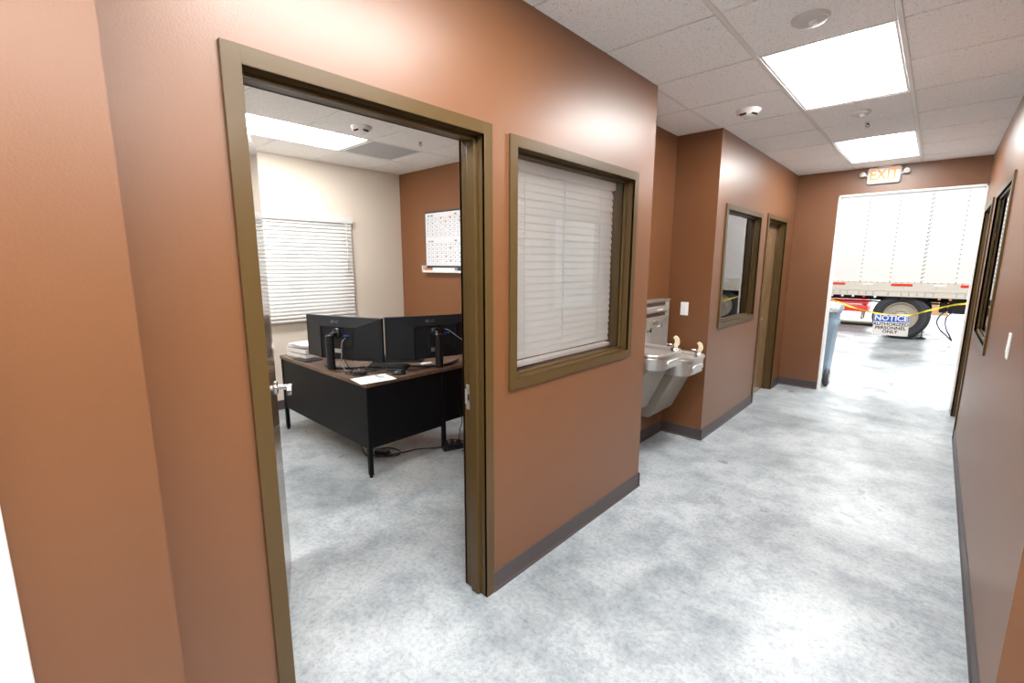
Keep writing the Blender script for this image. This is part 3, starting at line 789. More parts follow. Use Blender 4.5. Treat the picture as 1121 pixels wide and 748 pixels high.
def monitor(label, c, direc, back, zb, zt, W=.82):
    """c: centre of the back (x,y); direc: unit vector along width; back: unit vector pointing out of the BACK of the display"""
    ex = Vector((*direc, 0)).normalized(); ey = Vector((*back, 0)).normalized(); ez = Vector((0, 0, 1))
    if ex.cross(ey).z < 0: ex = -ex
    t = bpy.data.objects.new('computer_monitor', None); C.objects.link(t)
    t.matrix_basis = basis(ex, ey, ez, (c[0], c[1], TZ)); tag(t, label, 'monitor', 'black monitors on the desk')
    hh = zt - zb; z0 = zb - TZ; z1 = zt - TZ
    n = 16
    def curv(x): return -.030 * (x / (W / 2)) ** 2 * 1.0       # ends curl toward the user (-y)
    bm = NB(); R = []
    # shell: rows across width, each ring a vertical section
    for i in range(n + 1):
        x = -W / 2 + W * i / n; y = curv(x)
        R.append([(x, y - .022, z0), (x, y - .022, z1), (x, y - .008, z1), (x, y, z1 - .004), (x, y, z0 + .004), (x, y - .008, z0)])
    loops(bm, R); sh = obj('display_housing', bm, M['dark_plastic'], t, False)
    bm = NB(); xi = W * .23; zi0 = z0 + .006; zi1 = z1 - .085; d = .038   # raised tapered back
    lo = [(-W * .49, zi0), (W * .49, zi0), (W * .49, z1 - .006), (-W * .49, z1 - .006)]
    hi = [(-xi, zi0), (xi, zi0), (xi, zi1), (-xi, zi1)]
    L0 = []; L1 = []
    for k in range(4):
        a, b = lo[k], lo[(k + 1) % 4]; a2, b2 = hi[k], hi[(k + 1) % 4]
        for j in range(6):
            s = j / 6; x = a[0] + (b[0] - a[0]) * s; L0.append((x, curv(x) - .001, a[1] + (b[1] - a[1]) * s))
            L1.append((a2[0] + (b2[0] - a2[0]) * s, d, a2[1] + (b2[1] - a2[1]) * s))
    hi3 = [(x * .985, y - .012, z - .006 if z > zi0 + .01 else z) for x, y, z in L1]
    loops(bm, [L0, L1, hi3], cap0=False); obj('rear_shell', bm, M['dark_plastic'], sh, False, sharp=12)
    bm = NB(); R = []
    for i in range(n + 1):
        x = (-W / 2 + .01) + (W - .02) * i / n; y = curv(x) - .0225
        R.append([(x, y, z0 + .014), (x, y, z1 - .008), (x, y + .001, z1 - .008), (x, y + .001, z0 + .014)])
    loops(bm, R); obj('screen', bm, M['black_plastic'], sh, False)
    # logo: ring badge and two letters on the upper slope
    tiltm = Matrix.Rotation(-.43, 4, 'X')
    zc = z1 - .044; yc = curv(0) + .0215
    q = text_bm('LG', .034, .0008, .0006); q.transform(Matrix.Translation((-.020, 0, 0)) @ Matrix.Diagonal((1, 1, 1, 1)))
    q2 = NB(); lathe(q2, [(.0155, 0), (.0155, .0008), (.0135, .0010), (.0128, .0008), (.0128, .0), ], n=20); cyl(q2, (-.0045, .003, 0), (-.0045, .003, .001), .002, n=8)
    merge(q, q2, Matrix.Translation((-.065, 0, 0)))
    q.transform(basis((-1, 0, 0), (0, 0, 1), (0, 1, 0), (0, 0, 0)))
    q.transform(Matrix.Translation((0.0 if True else 0, yc + .001, zc)) @ Matrix.Rotation(-.43 * -1, 4, 'X') @ Matrix.Translation((.0, 0, 0)))
    obj('logo', q, M['logo'], sh, False, label='glossy black round logo and letters')
    bm = NB(); box(bm, -.058, .058, d - .012, d - .002, zi0 + .09, zi1 - .02, .003); box(bm, -.15, -.062, d - .012, d - .004, zi0 + .11, zi1 - .035, .002)
    obj('port_recess', bm, M['sign_black'], sh, False)
    bm = NB(); box(bm, -.124, -.110, d - .004, d + .018, zi1 - .075, zi1 - .062, .001); box(bm, -.098, -.084, d - .004, d + .018, zi1 - .075, zi1 - .062, .001)
    obj('cable_plug', bm, M['sign_blue'], sh, False, label='blue video cable plugs')
    bm = NB(); box(bm, -.030, .040, d - .003, d + .0005, zi0 + .055, zi0 + .090, .001); obj('label_plate', bm, M['silver'], sh, False, label='small silver label')
    # stand: pivot, neck, pole, foot
    py = .125; zp = (z0 + z1) / 2 + .045
    bm = NB(); lathe(bm, [(.045, d - .002), (.045, d + .014), (.036, d + .026), (.020, d + .032), (.0005, d + .034)], (0, 0, zp), 'y', 28)
    tube(bm, [(0, d + .02, zp), (0, py - .005, zp - .012)], .020, 14); obj('pivot', bm, M['black_plastic'], t, False)
    bm = NB(); cyl(bm, (0, py, .012), (0, py, zp - .01), .034, .0335, n=28); lathe(bm, [(.0335, zp - .012), (.029, zp - .003), (.0005, zp)], (0, py, 0), n=28)
    obj('pole', bm, M['black_plastic'], t, False)
    bm = NB(); arc = [(-.245, -.085, .008), (-.20, -.02, .008), (-.12, .055, .008), (0, .085, .008), (.12, .055, .008), (.20, -.02, .008), (.245, -.085, .008)]
    P_ = smooth_path(arc, 5); Rr = []
    for i, p in enumerate(P_):
        dd = (P_[min(i + 1, len(P_) - 1)] - P_[max(i - 1, 0)]).normalized(); nn = Vector((-dd.y, dd.x, 0)); w = .017
        Rr.append([p + nn * w + Vector((0, 0, -.008)), p + nn * w + Vector((0, 0, .003)), p + nn * w * .6 + Vector((0, 0, .006)), p - nn * w * .6 + Vector((0, 0, .006)), p - nn * w + Vector((0, 0, .003)), p - nn * w + Vector((0, 0, -.008))])
    loops(bm, Rr); box(bm, -.030, .030, .070, py + .01, 0, .013, .003); obj('foot', bm, M['black_plastic'], t, False)
    return t
def unit(a, b):
    v = Vector((b[0] - a[0], b[1] - a[1])); return v.normalized()
La, Lb = (-4.06, 1.715), (-3.28, 1.99); du = unit(La, Lb); nb = Vector((du.y, -du.x))
monitor('black ultrawide monitor standing left on the desk, its back to the door', ((La[0] + Lb[0]) / 2, (La[1] + Lb[1]) / 2), du, nb, .802, 1.168)
Ra, Rb = (-3.285, 2.05), (-3.03, 2.83); du = unit(Ra, Rb); nb = Vector((du.y, -du.x))
monitor('black ultrawide monitor standing right on the desk, half behind the door frame', ((Ra[0] + Rb[0]) / 2, (Ra[1] + Rb[1]) / 2), du, nb, .800, 1.170)

# keyboards
def keyboard(label, c, rz, L=.44, z=TZ):
    t = thing('keyboard', label, 'keyboard', (c[0], c[1], z), rz, 'black keyboards on the desk')
    bm = NB(); prism(bm, [(-.075, 0), (.075, 0), (.075, .026), (.06, .028), (-.07, .012), (-.075, .010)], 'x', -L / 2, L / 2)
    bmesh.ops.bevel(bm, geom=list(bm.edges), offset=.002, segments=1, affect='EDGES'); obj('case', bm, M['black_plastic'], t, False)
    bm = NB()
    for r_ in range(5):
        y = -.056 + r_ * .0245; zz = .015 + .0029 * r_ * .95
        nk = 20
        for k in range(nk):
            x = -L / 2 + .014 + k * (L - .028) / nk
            box(bm, x + .001, x + (L - .028) / nk - .0015, y, y + .0205, zz - .003, zz + .008)
    obj('keys', bm, M['dark_plastic'], t, False)
keyboard('black keyboard lying nearest the right monitor', (-3.515, 2.315), math.atan2(.29, .28))
keyboard('black keyboard lying nearer the desk corner among the cables', (-3.325, 2.075), math.radians(37), .34)

# stack of white paper trays left
st = thing('paper_tray', 'white stack of letter trays on the left end of the desk', 'paper tray', (-4.35, 1.86, TZ), math.radians(8))
for k in range(2):
    z = .001 + k * .046; bm = NB()
    box(bm, -.16, .16, -.12, .12, z, z + .004, .001)
    box(bm, -.16, -.155, -.12, .12, z, z + .040, .001); box(bm, .155, .16, -.12, .12, z, z + .040, .001); box(bm, -.155, .155, -.12, -.115, z, z + .040, .001)
    tr = obj('tray', bm, M['white_plastic'], st, False)
for k in range(7):
    z = .0955 + k * .004; a = random.uniform(-.10, .10)
    bm = NB(); box(bm, -.145, .145, -.105, .105, 0, .0035); bm.transform(Matrix.Translation((random.uniform(-.01, .01), random.uniform(-.01, .01), z)) @ Matrix.Rotation(a, 4, 'Z'))
    tag(obj('paper_sheaf', bm, M['paper']), 'thin sheaf of white papers piled on the letter trays', 'papers', 'paper sheaves on the trays').matrix_basis = st.matrix_basis.copy()
for k in (0,):
    bm = NB(); box(bm, -.145, .145, -.105, .105, .006, .034, .001); bm.transform(Matrix.Identity(4))
    tag(obj('paper_stack', bm, M['paper']), 'thick white paper stack inside the lower letter tray', 'papers').matrix_basis = st.matrix_basis.copy()
    bm = NB(); box(bm, -.145, .145, -.105, .105, .052, .078, .001)
    tag(obj('paper_stack', bm, M['paper']), 'thick white paper stack inside the upper letter tray', 'papers').matrix_basis = st.matrix_basis.copy()
tb = thing('tablet', 'thin black tablet lying beside the white letter trays', 'tablet', (-4.17, 1.775, TZ), .05)
bm = NB(); box(bm, -.12, .12, -.08, .08, 0, .009, .003); obj('case', bm, M['black_plastic'], tb, False)
bm = NB(); box(bm, -.112, .112, -.072, .072, .0088, .0094); obj('screen', bm, M['dark_plastic'], tb, False)

# sheet of paper with keys at the corner
sp = NB(); box(sp, -.108, .108, -.140, .140, 0, .0015); sp.transform(Matrix.Translation((-3.085, 1.80, TZ)) @ Matrix.Rotation(math.radians(-8), 4, 'Z') )
tag(obj('paper_sheet', sp, M['paper']), 'white sheet of paper lying at the near desk corner', 'paper')
ky = thing('key_bunch', 'small bunch of metal keys on the white sheet', 'keys', (-3.10, 1.84, TZ + .0015), .6)
bm = NB(); tube(bm, [(.014 * math.cos(a), .014 * math.sin(a), .003 + .010 * abs(math.sin(a / 2))) for a in [i * PI / 8 for i in range(16)]], .0016, 6); obj('key_ring', bm, M['chrome'], ky, False)
for a in (0, .9, 2.0):
    bm = NB(); cyl(bm, (.024, 0, .002), (.024, 0, .0045), .011, n=14); box(bm, .034, .062, -.004, .004, .002, .0045); box(bm, .044, .050, -.007, -.003, .002, .0045)
    bm.transform(Matrix.Rotation(a, 4, 'Z') @ Matrix.Translation((0, 0, a * .0015))); obj('key', bm, M['silver'], ky, False)
for k, (c, lb) in enumerate((((-3.22, 2.43), 'folded white card lying by the right monitor pole'),)):
    bm = NB(); box(bm, -.05, .05, -.025, .025, 0, .012, .004); bm.transform(Matrix.Translation((c[0], c[1] - .03, TZ)) @ Matrix.Rotation(1.3, 4, 'Z')); tag(obj('white_card', bm, M['paper']), lb, 'card')
bm = NB(); box(bm, -.06, .06, -.05, .05, 0, .03, .004); bm.transform(Matrix.Translation((-3.95, 2.02, TZ)) @ Matrix.Rotation(.4, 4, 'Z')); tag(obj('note_pad', bm, M['paper']), 'small white note pad behind the left monitor', 'note pad')

# desk cables
def cable(label, pts, r=.0035, m='black_plastic', cat='cable', nm='cable', g=None, seg=7, par=None):
    bm = NB(); tube(bm, smooth_path(pts, seg), r, 6)
    if par is not None: return obj(nm, bm, M[m], par)
    return tag(obj(nm, bm, M[m]), label, cat, g)
z = TZ + .0038
cable('black cable hanging from the left monitor ports down to the desk', [(-3.52, 1.84, 1.03), (-3.50, 1.80, 1.02), (-3.50, 1.79, .96), (-3.53, 1.79, .88), (-3.50, 1.80, .80), (-3.46, 1.83, z), (-3.38, 1.86, z), (-3.30, 1.98, z)], g=None)
cable('grey cable looping from the left monitor to the desktop', [(-3.545, 1.83, 1.00), (-3.53, 1.79, .97), (-3.54, 1.785, .87), (-3.58, 1.80, .79), (-3.53, 1.80, z), (-3.44, 1.80, z), (-3.42, 1.87, z), (-3.50, 1.90, z)], .003, 'vent')
cable('black cable snaking along the desk edge toward the paper', [(-3.50, 1.88, z), (-3.42, 1.78, z), (-3.33, 1.80, z + .01), (-3.29, 1.74, z), (-3.24, 1.79, z), (-3.32, 1.86, z), (-3.25, 1.93, z), (-3.18, 2.02, z), (-3.12, 2.10, z)])
cable('black cable crossing between the keyboards and the right monitor foot', [(-3.55, 1.98, z), (-3.45, 1.95, z), (-3.30, 1.99, z + .03), (-3.22, 2.0, z + .01), (-3.15, 2.12, z), (-3.10, 2.24, z), (-3.08, 2.33, z)], .0035)
cable('thin grey cable hanging from the right monitor ports', [(-3.115, 2.52, 1.05), (-3.06, 2.53, 1.04), (-3.03, 2.60, .98), (-3.02, 2.68, .92), (-3.03, 2.70, .84), (-3.10, 2.66, .77), (-3.16, 2.58, z)], .003, 'vent')
cable('black cable coiled in loops beside the paper sheet', [(-3.42 + .055 * math.cos(a) + .012 * i, 1.765 + .040 * math.sin(a), z + .001 * i) for i, a in enumerate([j * .9 for j in range(12)])], .0035)
cable('thin dark cable arching over the keyboards', [(-3.46, 1.86, z), (-3.42, 1.93, z + .045), (-3.34, 1.98, z + .060), (-3.24, 2.02, z + .045), (-3.16, 2.05, z), (-3.08, 2.12, z), (-3.05, 2.20, z)], .0018, 'dark_plastic')
cable('black cable trailing from the left monitor foot to the mouse', [(-3.66, 1.78, z), (-3.58, 1.74, z), (-3.50, 1.72, z), (-3.40, 1.83, z), (-3.30, 1.90, z), (-3.20, 1.97, z + .02), (-3.13, 2.05, z)], .003)
ad = thing('power_adapter', 'small black power adapter tangled in the desk cables', 'power adapter', (-3.285, 1.80, TZ + .0), .7)
bm = NB(); box(bm, -.045, .045, -.022, .022, .001, .030, .006, 3); obj('body', bm, M['black_plastic'], ad, False)
bm = NB(); box(bm, .045, .060, -.008, .008, .008, .020, .002); obj('plug', bm, M['dark_plastic'], ad, False)
ms = thing('computer_mouse', 'small black mouse beside the keyboards on the desk', 'mouse', (-3.075, 2.02, TZ), .9)
bm = NB(); R = []
for i in range(9):
    t = i / 8; w = .030 * math.sin(PI * (.12 + .80 * t)) ** .5; hgt = .034 * math.sin(PI * (.10 + .80 * t)) ** .7; x = -.052 + .104 * t
    R.append([(x, -w, 0.001), (x, -w * 1.0, hgt * .5), (x, -w * .6, hgt * .92), (x, 0, hgt), (x, w * .6, hgt * .92), (x, w, hgt * .5), (x, w, 0.001)])
loops(bm, R); obj('shell', bm, M['black_plastic'], ms, False, 60)
bm = NB(); cyl(bm, (.028, -.004, .028), (.028, .004, .028), .009, n=14); obj('scroll_wheel', bm, M['dark_plastic'], ms, False)

# floor stuff under the desk
ps = thing('power_strip', 'black power strip standing beside the middle desk leg on the floor', 'power strip', (-2.97, 2.47, 0), 1.2)
bm = NB(); box(bm, -.09, .09, -.035, .035, 0, .050, .006, 3); obj('body', bm, M['black_plastic'], ps, False)
for k in range(3):
    bm = NB(); box(bm, -.075 + .055 * k, -.040 + .055 * k, -.018, .018, .049, .080, .004); obj('plug', bm, M['dark_plastic'], ps, False)
cable('black cord looped round the floor power strip', [(-2.95 + .09 * math.cos(a), 2.48 + .09 * math.sin(a), .006 + .004 * i) for i, a in enumerate([j * .7 for j in range(16)])], .0045, 'black_plastic', 'power cord', 'power_cord', par=ps)
cable('black cord rising from the power strip behind the desk return', [(-2.99, 2.56, .06), (-3.02, 2.60, .13), (-3.01, 2.62, .22), (-3.04, 2.60, .34), (-3.06, 2.62, .6)], .004, 'black_plastic', 'power cord', 'power_cord', par=rt)
cable('black cord trailing from the power strip toward the far wall', [(-2.92, 2.55, .05), (-2.86, 2.66, .10), (-2.90, 2.80, .20), (-2.95, 2.95, .10), (-3.05, 3.10, .006), (-3.2, 3.30, .006)], .004, 'black_plastic', 'cable', 'floor_cable')
cable('black cord curled on the floor under the near desk corner', [(-3.34, 1.80, .15), (-3.36, 1.86, .02), (-3.33, 1.93, .006), (-3.26, 1.97, .006), (-3.20, 2.06, .006), (-3.26, 2.12, .006), (-3.38, 2.10, .006), (-3.45, 2.0, .006)], .006, 'black_plastic', 'cable', 'floor_cable')
cable('black cord lying straight on the floor behind the desk side panel', [(-3.30, 1.90, .006), (-3.22, 2.10, .006), (-3.18, 2.25, .006), (-3.10, 2.36, .006), (-3.05, 2.44, .006)], .005, 'black_plastic', 'cable', 'floor_cable')
pb = thing('floor_power_adapter', 'black adapter brick on the floor under the desk corner', 'power adapter', (-3.33, 1.99, 0), .5)
bm = NB(); box(bm, -.06, .06, -.03, .03, 0, .034, .006, 3); obj('body', bm, M['black_plastic'], pb, False)
bm = NB(); cyl(bm, (.06, 0, .017), (.085, 0, .017), .007, .004, n=10); obj('strain_relief', bm, M['dark_plastic'], pb, False)

# ------------------------------------------------------------------ whiteboard
wb = thing('whiteboard', 'dry-erase calendar board on the office far wall with pen tray', 'whiteboard', (-4.10, YB, 1.5))
wx0, wx1, wz0, wz1 = -4.695, -3.48, 1.585, 2.225
bm = NB(); box(bm, wx0 + .004, wx1 - .004, YB - .014, YB - .001, wz0, wz1 - .004, .001); obj('writing_surface', bm, M['whiteboard'], wb)
bm = NB(); box(bm, wx0, wx1, YB - .020, YB - .001, wz1 - .020, wz1, .002); box(bm, wx0, wx0 + .008, YB - .018, YB - .001, wz0, wz1 - .020, .001); box(bm, wx1 - .008, wx1, YB - .018, YB - .001, wz0, wz1 - .020, .001)
obj('frame', bm, M['rubber'], wb, label='dark grey frame')
bm = NB(); box(bm, wx0, wx1, YB - .016, YB - .001, wz0 - .080, wz0, .001); obj('tray_back', bm, M['rubber'], wb)
bm = NB(); box(bm, wx0 - .004, wx1 + .004, YB - .075, YB - .001, 1.503, 1.512, .002); box(bm, wx0 - .004, wx1 + .004, YB - .079, YB - .073, 1.503, 1.528, .002); box(bm, wx0 - .004, wx0 + .018, YB - .079, YB - .001, 1.503, 1.585, .003); obj('pen_tray', bm, M['white_metal'], wb)
bm = NB(); bmr = NB(); yy = YB - .0148
for (gz0, gz1) in ((1.925, 2.195), (1.60, 1.895)):
    for r_ in range(6):
        zz = gz1 - .045 - r_ * (gz1 - gz0 - .05) / 5; box(bm, wx0 + .03, wx1 - .03, yy, YB - .0138, zz - .0006, zz + .0006)
    for c_ in range(15): 
        xx = wx0 + .03 + c_ * (wx1 - wx0 - .06) / 14; box(bm, xx - .0005, xx + .0005, yy, YB - .0138, gz0, gz1 - .045)
    for (xx, w) in ((wx0 + .06, .03), (wx0 + .11, .05), (wx0 + .55, .04), (wx0 + .70, .05)):
        for k in range(4): box(bm, xx + k * w / 4, xx + k * w / 4 + w / 6, yy - .0004, YB - .0138, gz1 - .030, gz1 - .012 - .004 * (k % 2))
    for r_ in range(5):
        for c_ in range(14):
            zz = gz1 - .070 - r_ * (gz1 - gz0 - .05) / 5; xx = wx0 + .055 + c_ * (wx1 - wx0 - .06) / 14
            if random.random() < .86: box(bm, xx, xx + random.uniform(.010, .022), yy - .0004, YB - .0138, zz, zz + .010)
            if random.random() < .10:
                box(bmr, xx - .01, xx + .025, yy - .0004, YB - .0138, zz + .014, zz + .022)
obj('calendar_markings', bm, M['ink'], wb, label='printed calendar grid and dark marker notes')
obj('marker_notes', bmr, M['red_ink'], wb, label='faint red marker notes')
er = NB(); box(er, wx0 + .03, wx0 + .17, YB - .066, YB - .022, 1.5125, 1.552, .004); tag(obj('board_eraser', er, M['orange_felt']), 'orange felt eraser on the whiteboard tray', 'board eraser')
bm = NB(); box(bm, wx0 + .19, wx0 + .60, YB - .066, YB - .018, 1.5125, 1.560, .003); tag(obj('marker_box', bm, M['paper']), 'white marker box on the whiteboard tray', 'marker box')

# ------------------------------------------------------------------ warehouse: trailer
YTR = 13.10
tr = thing('semi_trailer', 'long white riveted semi-trailer parked across the far opening', 'trailer', (-1, YTR, 0))
TX0, TX1 = -9.0, 6.0; SB = 1.225; ST = 4.1
bm = NB(); box(bm, TX0, TX1, YTR, YTR + 2.5, SB - .04, ST, .01)
seam0 = -.235; pitch = .525; x = seam0 - 16 * pitch
k = 0
while x < TX1 - .1:
    big = (k % 2 == 0)
    x += pitch; k += 1
side = obj('side_panel', bm, M['trailer_white'], tr)
bm = NB()
def rivet(x, z, r=.011, y=None):
    y = YTR - .004 if y is None else y
    c = bm.verts.new((x, y - .005, z)); R = [bm.verts.new((x + r * math.cos(a), y, z + r * math.sin(a))) for a in [i * PI / 3 for i in range(6)]]
    for i in range(6): bm.faces.new((R[i], c, R[(i + 1) % 6]))
x = seam0 - 16 * pitch; k = 0
while x < TX1 - .1:
    big = (k % 4 == 0); z = SB + .03; stp = .085 if big else .095
    while z < ST - .05:
        rivet(x - (.012 if big else 0), z, .016 if big else .013)
        if big: rivet(x + .016, z + .02, .012)
        z += stp
    x += pitch; k += 1
x = TX0 + .05
while x < TX1 - .05: rivet(x, SB + .005, .013, YTR - .014); x += .105
obj('rivet_rows', bm, M['rivet'], tr)
bm = NB(); box(bm, TX0, TX1, YTR - .014, YTR + .02, .925, SB + .02, .003); box(bm, TX0, TX1, YTR - .020, YTR, 1.045, 1.055); rl = obj('bottom_rail', bm, M['rail'], tr)
bm = NB(); x = TX0 + .1; i = 0
while x < TX1 - .1:
    if i % 7 != 5: rivet(x, 1.010, .013, YTR - .014); rivet(x, .965, .013, YTR - .014)
    if i % 4 == 0:
        for zz in (1.08, 1.12, 1.16, 1.20): rivet(x + .03, zz, .007, YTR - .014)
    x += .13 if i % 5 else .22; i += 1
obj('rail_rivets', bm, M['rivet'], rl)
# reflective strips (x centres measured in the opening)
for c_, w_, m_ in ((-1.72, .34, 'red'), (-1.14, .20, 'silver_tape'), (-.55, .36, 'red'), (.06, .20, 'silver_tape'), (.55, .36, 'red'), (-2.35, .2, 'silver_tape'), (-2.9, .36, 'red'), (1.2, .2, 'silver_tape'), (1.8, .36, 'red'), (-3.5, .2, 'silver_tape'), (-4.1, .36, 'red')):
    bm = NB(); box(bm, c_ - w_ / 2, c_ + w_ / 2, YTR - .018, YTR - .014, 1.155, 1.205, .001)
    obj('reflective_strip', bm, M[m_], rl, label='red reflective strip' if m_ == 'red' else 'silver reflective strip')
for c_, m_ in ((-1.58, 'silver_tape'), (-1.38, 'silver_tape'), (-1.18, 'red'), (-.98, 'silver_tape'), (.08, 'amber'), (.25, 'amber'), (-1.78, 'silver_tape')):
    bm = NB(); lathe(bm, [(.026, 0), (.024, -.012), (.0005, -.016)], (c_, YTR - .002, .905), 'y', 16); obj('marker_lamp', bm, M[m_], tr, label={'red': 'red marker lamp', 'amber': 'amber marker lamp'}.get(m_, 'clear marker lamp'))
bm = NB(); box(bm, TX0 + .1, TX1 - .1, YTR + .02, YTR + 2.46, .90, .97); x = TX0 + .3
while x < TX1 - .2: box(bm, x, x + .05, YTR + .03, YTR + 2.45, .86, .92); x += .45
box(bm, TX0 + .2, TX1 - .2, YTR + .6, YTR + .72, .80, .90); box(bm, TX0 + .2, TX1 - .2, YTR + 1.8, YTR + 1.92, .80, .90)
obj('underframe', bm, M['under'], tr)
bm = NB(); box(bm, -2.4, 1.2, YTR + .10, YTR + .16, .78, .815); obj('side_bar', bm, M['under'], tr)
def wheel(cx, y):
    R0 = .50; w = .27; bm = NB()
    lathe(bm, [(.285, y + .16), (.30, y + .02), (.42, y + .0), (.468, y + .012), (.488, y + .045), (.50, y + .06), (.50, y + w - .06), (.488, y + w - .045), (.468, y + w), (.42, y + w), (.30, y + w - .02), (.285, y + .17)], (cx, 0, R0), 'y', 48)
    ty = obj('tire', bm, M['rubber'], tr)
    for rr in (.335, .375, .415, .445):
        q = NB(); yy = y + .012 - (rr - .3) * .05; lathe(q, [(rr - .004, yy + .004), (rr - .004, yy - .005), (rr + .004, yy - .005), (rr + .004, yy + .004), (rr - .004, yy + .004)], (cx, 0, R0), 'y', 40, cap=False)
        if rr == .335: acc = q
        else: merge(acc, q)
    obj('sidewall_rings', acc, M['under'], ty)
    bm = NB(); lathe(bm, [(.302, y + .03), (.302, y + .006), (.292, y + .004), (.284, y + .02), (.272, y + .050), (.20, y + .045), (.17, y + .030), (.085, y + .028), (.080, y + .008), (.060, y + .0), (.0005, y - .004)], (cx, 0, R0), 'y', 40)
    rm = obj('rim', bm, M['rim'], tr)
    bm = NB()
    for i in range(10):
        a = 2 * PI * i / 10; cyl(bm, (cx + .135 * math.cos(a), y + .031, R0 + .135 * math.sin(a)), (cx + .135 * math.cos(a), y + .004, R0 + .135 * math.sin(a)), .014, n=6)
    obj('lug_nuts', bm, M['silver'], rm)
    bm = NB()
    for i in range(10):
        a = 2 * PI * (i + .5) / 10; cyl(bm, (cx + .235 * math.cos(a), y + .052, R0 + .235 * math.sin(a)), (cx + .235 * math.cos(a), y + .045, R0 + .235 * math.sin(a)), .024, n=12)
    obj('hand_holes', bm, M['under'], rm)
wheel(-.505, YTR + .03)
wheel(-.505, YTR + 2.15)
wheel(1.28, YTR + .03)
wheel(1.28, YTR + 2.15)
bm = NB(); cyl(bm, (-.505, YTR + .3, .5), (-.505, YTR + 2.2, .5), .065, n=16); obj('axle', bm, M['under'], tr)
# dark battery box with two hoses
bm = NB(); box(bm, .245, .72, YTR + .05, YTR + .45, .61, .90, .015); tb_ = obj('equipment_box', bm, M['under'], tr)
bm = NB(); box(bm, .10, .22, YTR + .06, YTR + .25, .62, .84, .02); box(bm, .18, .30, YTR + .04, YTR + .2, .66, .72); obj('air_valve', bm, M['dark_plastic'], tr)
for dx in (0, .13):
    bm = NB(); tube(bm, smooth_path([(.22 + dx, YTR + .06, .66), (.13 + dx * .9, YTR + .02, .56), (.10 + dx, YTR, .42), (.16 + dx * .8, YTR, .28), (.27 + dx * .4, YTR + .02, .16), (.37, YTR + .05, .05)]), .012, 8)
    obj('air_hose', bm, M['hose'], tr, label='dark blue air hose')
for xx in (-7.2, 4.8):
    bm = NB(); box(bm, xx - .06, xx + .06, YTR + .5, YTR + .62, .12, .9, .005); box(bm, xx - .14, xx + .14, YTR + .44, YTR + .68, 0, .03, .004); box(bm, xx - .04, xx + .04, YTR + .52, YTR + .60, .03, .2)
    obj('landing_leg', bm, M['rim'], tr)

# small jack stand beside the wheel
js = thing('jack_stand', 'small dark jack stand on the floor right of the trailer wheel', 'jack stand', (-.115, 13.55, 0))
bm = NB(); lathe(bm, [(.085, 0), (.085, .012), (.03, .03), (.02, .035), (.0005, .036)], n=20); obj('base', bm, M['rubber'], js, False)
bm = NB(); cyl(bm, (0, 0, .03), (0, 0, .26), .014, n=12); box(bm, -.05, .05, -.008, .008, .14, .155); obj('post', bm, M['rim'], js, False)
bm = NB(); box(bm, -.05, .05, -.03, .03, .26, .275, .002); box(bm, -.05, -.038, -.03, .03, .27, .30); box(bm, .038, .05, -.03, .03, .27, .30); obj('saddle', bm, M['rubber'], js, False)

# far things seen under the trailer
rk = thing('red_trolley', 'red steel trolley with two decks seen under the trailer', 'trolley', (-2.2, 17.6, 0))
for (z0, z1, nm) in ((.22, .41, 'deck'), (.46, .585, 'deck')):
    bm = NB(); box(bm, -3.6, -1.42, 17.2, 18.0, z0, z1, .02); obj(nm, bm, M['redpaint'], rk)
for (x, y) in ((-3.5, 17.3), (-1.55, 17.3), (-3.5, 17.9), (-1.55, 17.9)):
    bm = NB(); box(bm, x - .03, x + .03, y - .03, y + .03, .12, .60, .004); cyl(bm, (x - .02, y, .07), (x + .02, y, .07), .07, n=16); obj('leg', bm, M['rim'], rk)
gb = thing('green_drum', 'green metal drum standing far left beyond the trailer', 'drum', (-2.85, 20.5, 0))
bm = NB(); lathe(bm, [(.29, 0), (.29, .02), (.28, .03), (.28, .29), (.29, .30), (.28, .31), (.28, .59), (.29, .60), (.28, .61), (.28, .88), (.29, .89), (.27, .90), (.0005, .89)], n=32); obj('barrel', bm, M['green'], gb, False)
bm = NB(); lathe(bm, [(.03, .885), (.03, .91), (.0005, .911)], (.15, 0, 0), n=14); obj('bung', bm, M['silver'], gb, False)
for i, (xx, w) in enumerate(((.06, .46), (-.62, .5))):
    bx_ = thing('cardboard_box', ['brown cardboard box on the far floor right of the wheel', 'brown cardboard box on the far floor hidden mostly by the wheel'][i], 'box', (xx + .1, 20.6, 0), 0, 'cardboard boxes beyond the trailer')
    bm = NB(); box(bm, -w / 2, w / 2, -.3, .3, 0, .42, .006); obj('carton', bm, M['cardboard'], bx_, False)
    bm = NB(); box(bm, -w / 2 + .01, w / 2 - .01, -.3015, .3005, .417, .422); box(bm, -.03, .03, -.302, -.2995, .30, .42); obj('tape_seam', bm, M['paper'], bx_, False)
for i, yy in enumerate((15.35, 16.0)):
    bm = NB(); cyl(bm, (-6.0, yy, .035), (-1.02, yy + .15, .035), .035, n=14)
    cyl(bm, (-1.04, yy + .15, .035), (-1.0, yy + .15, .035), .042, n=14)
    tag(obj('steel_pipe', bm, M['rim']), ['grey steel pipe on the floor nearer the trailer', 'grey steel pipe on the floor farther behind the trailer'][i], 'pipe', 'steel pipes lying on the floor')

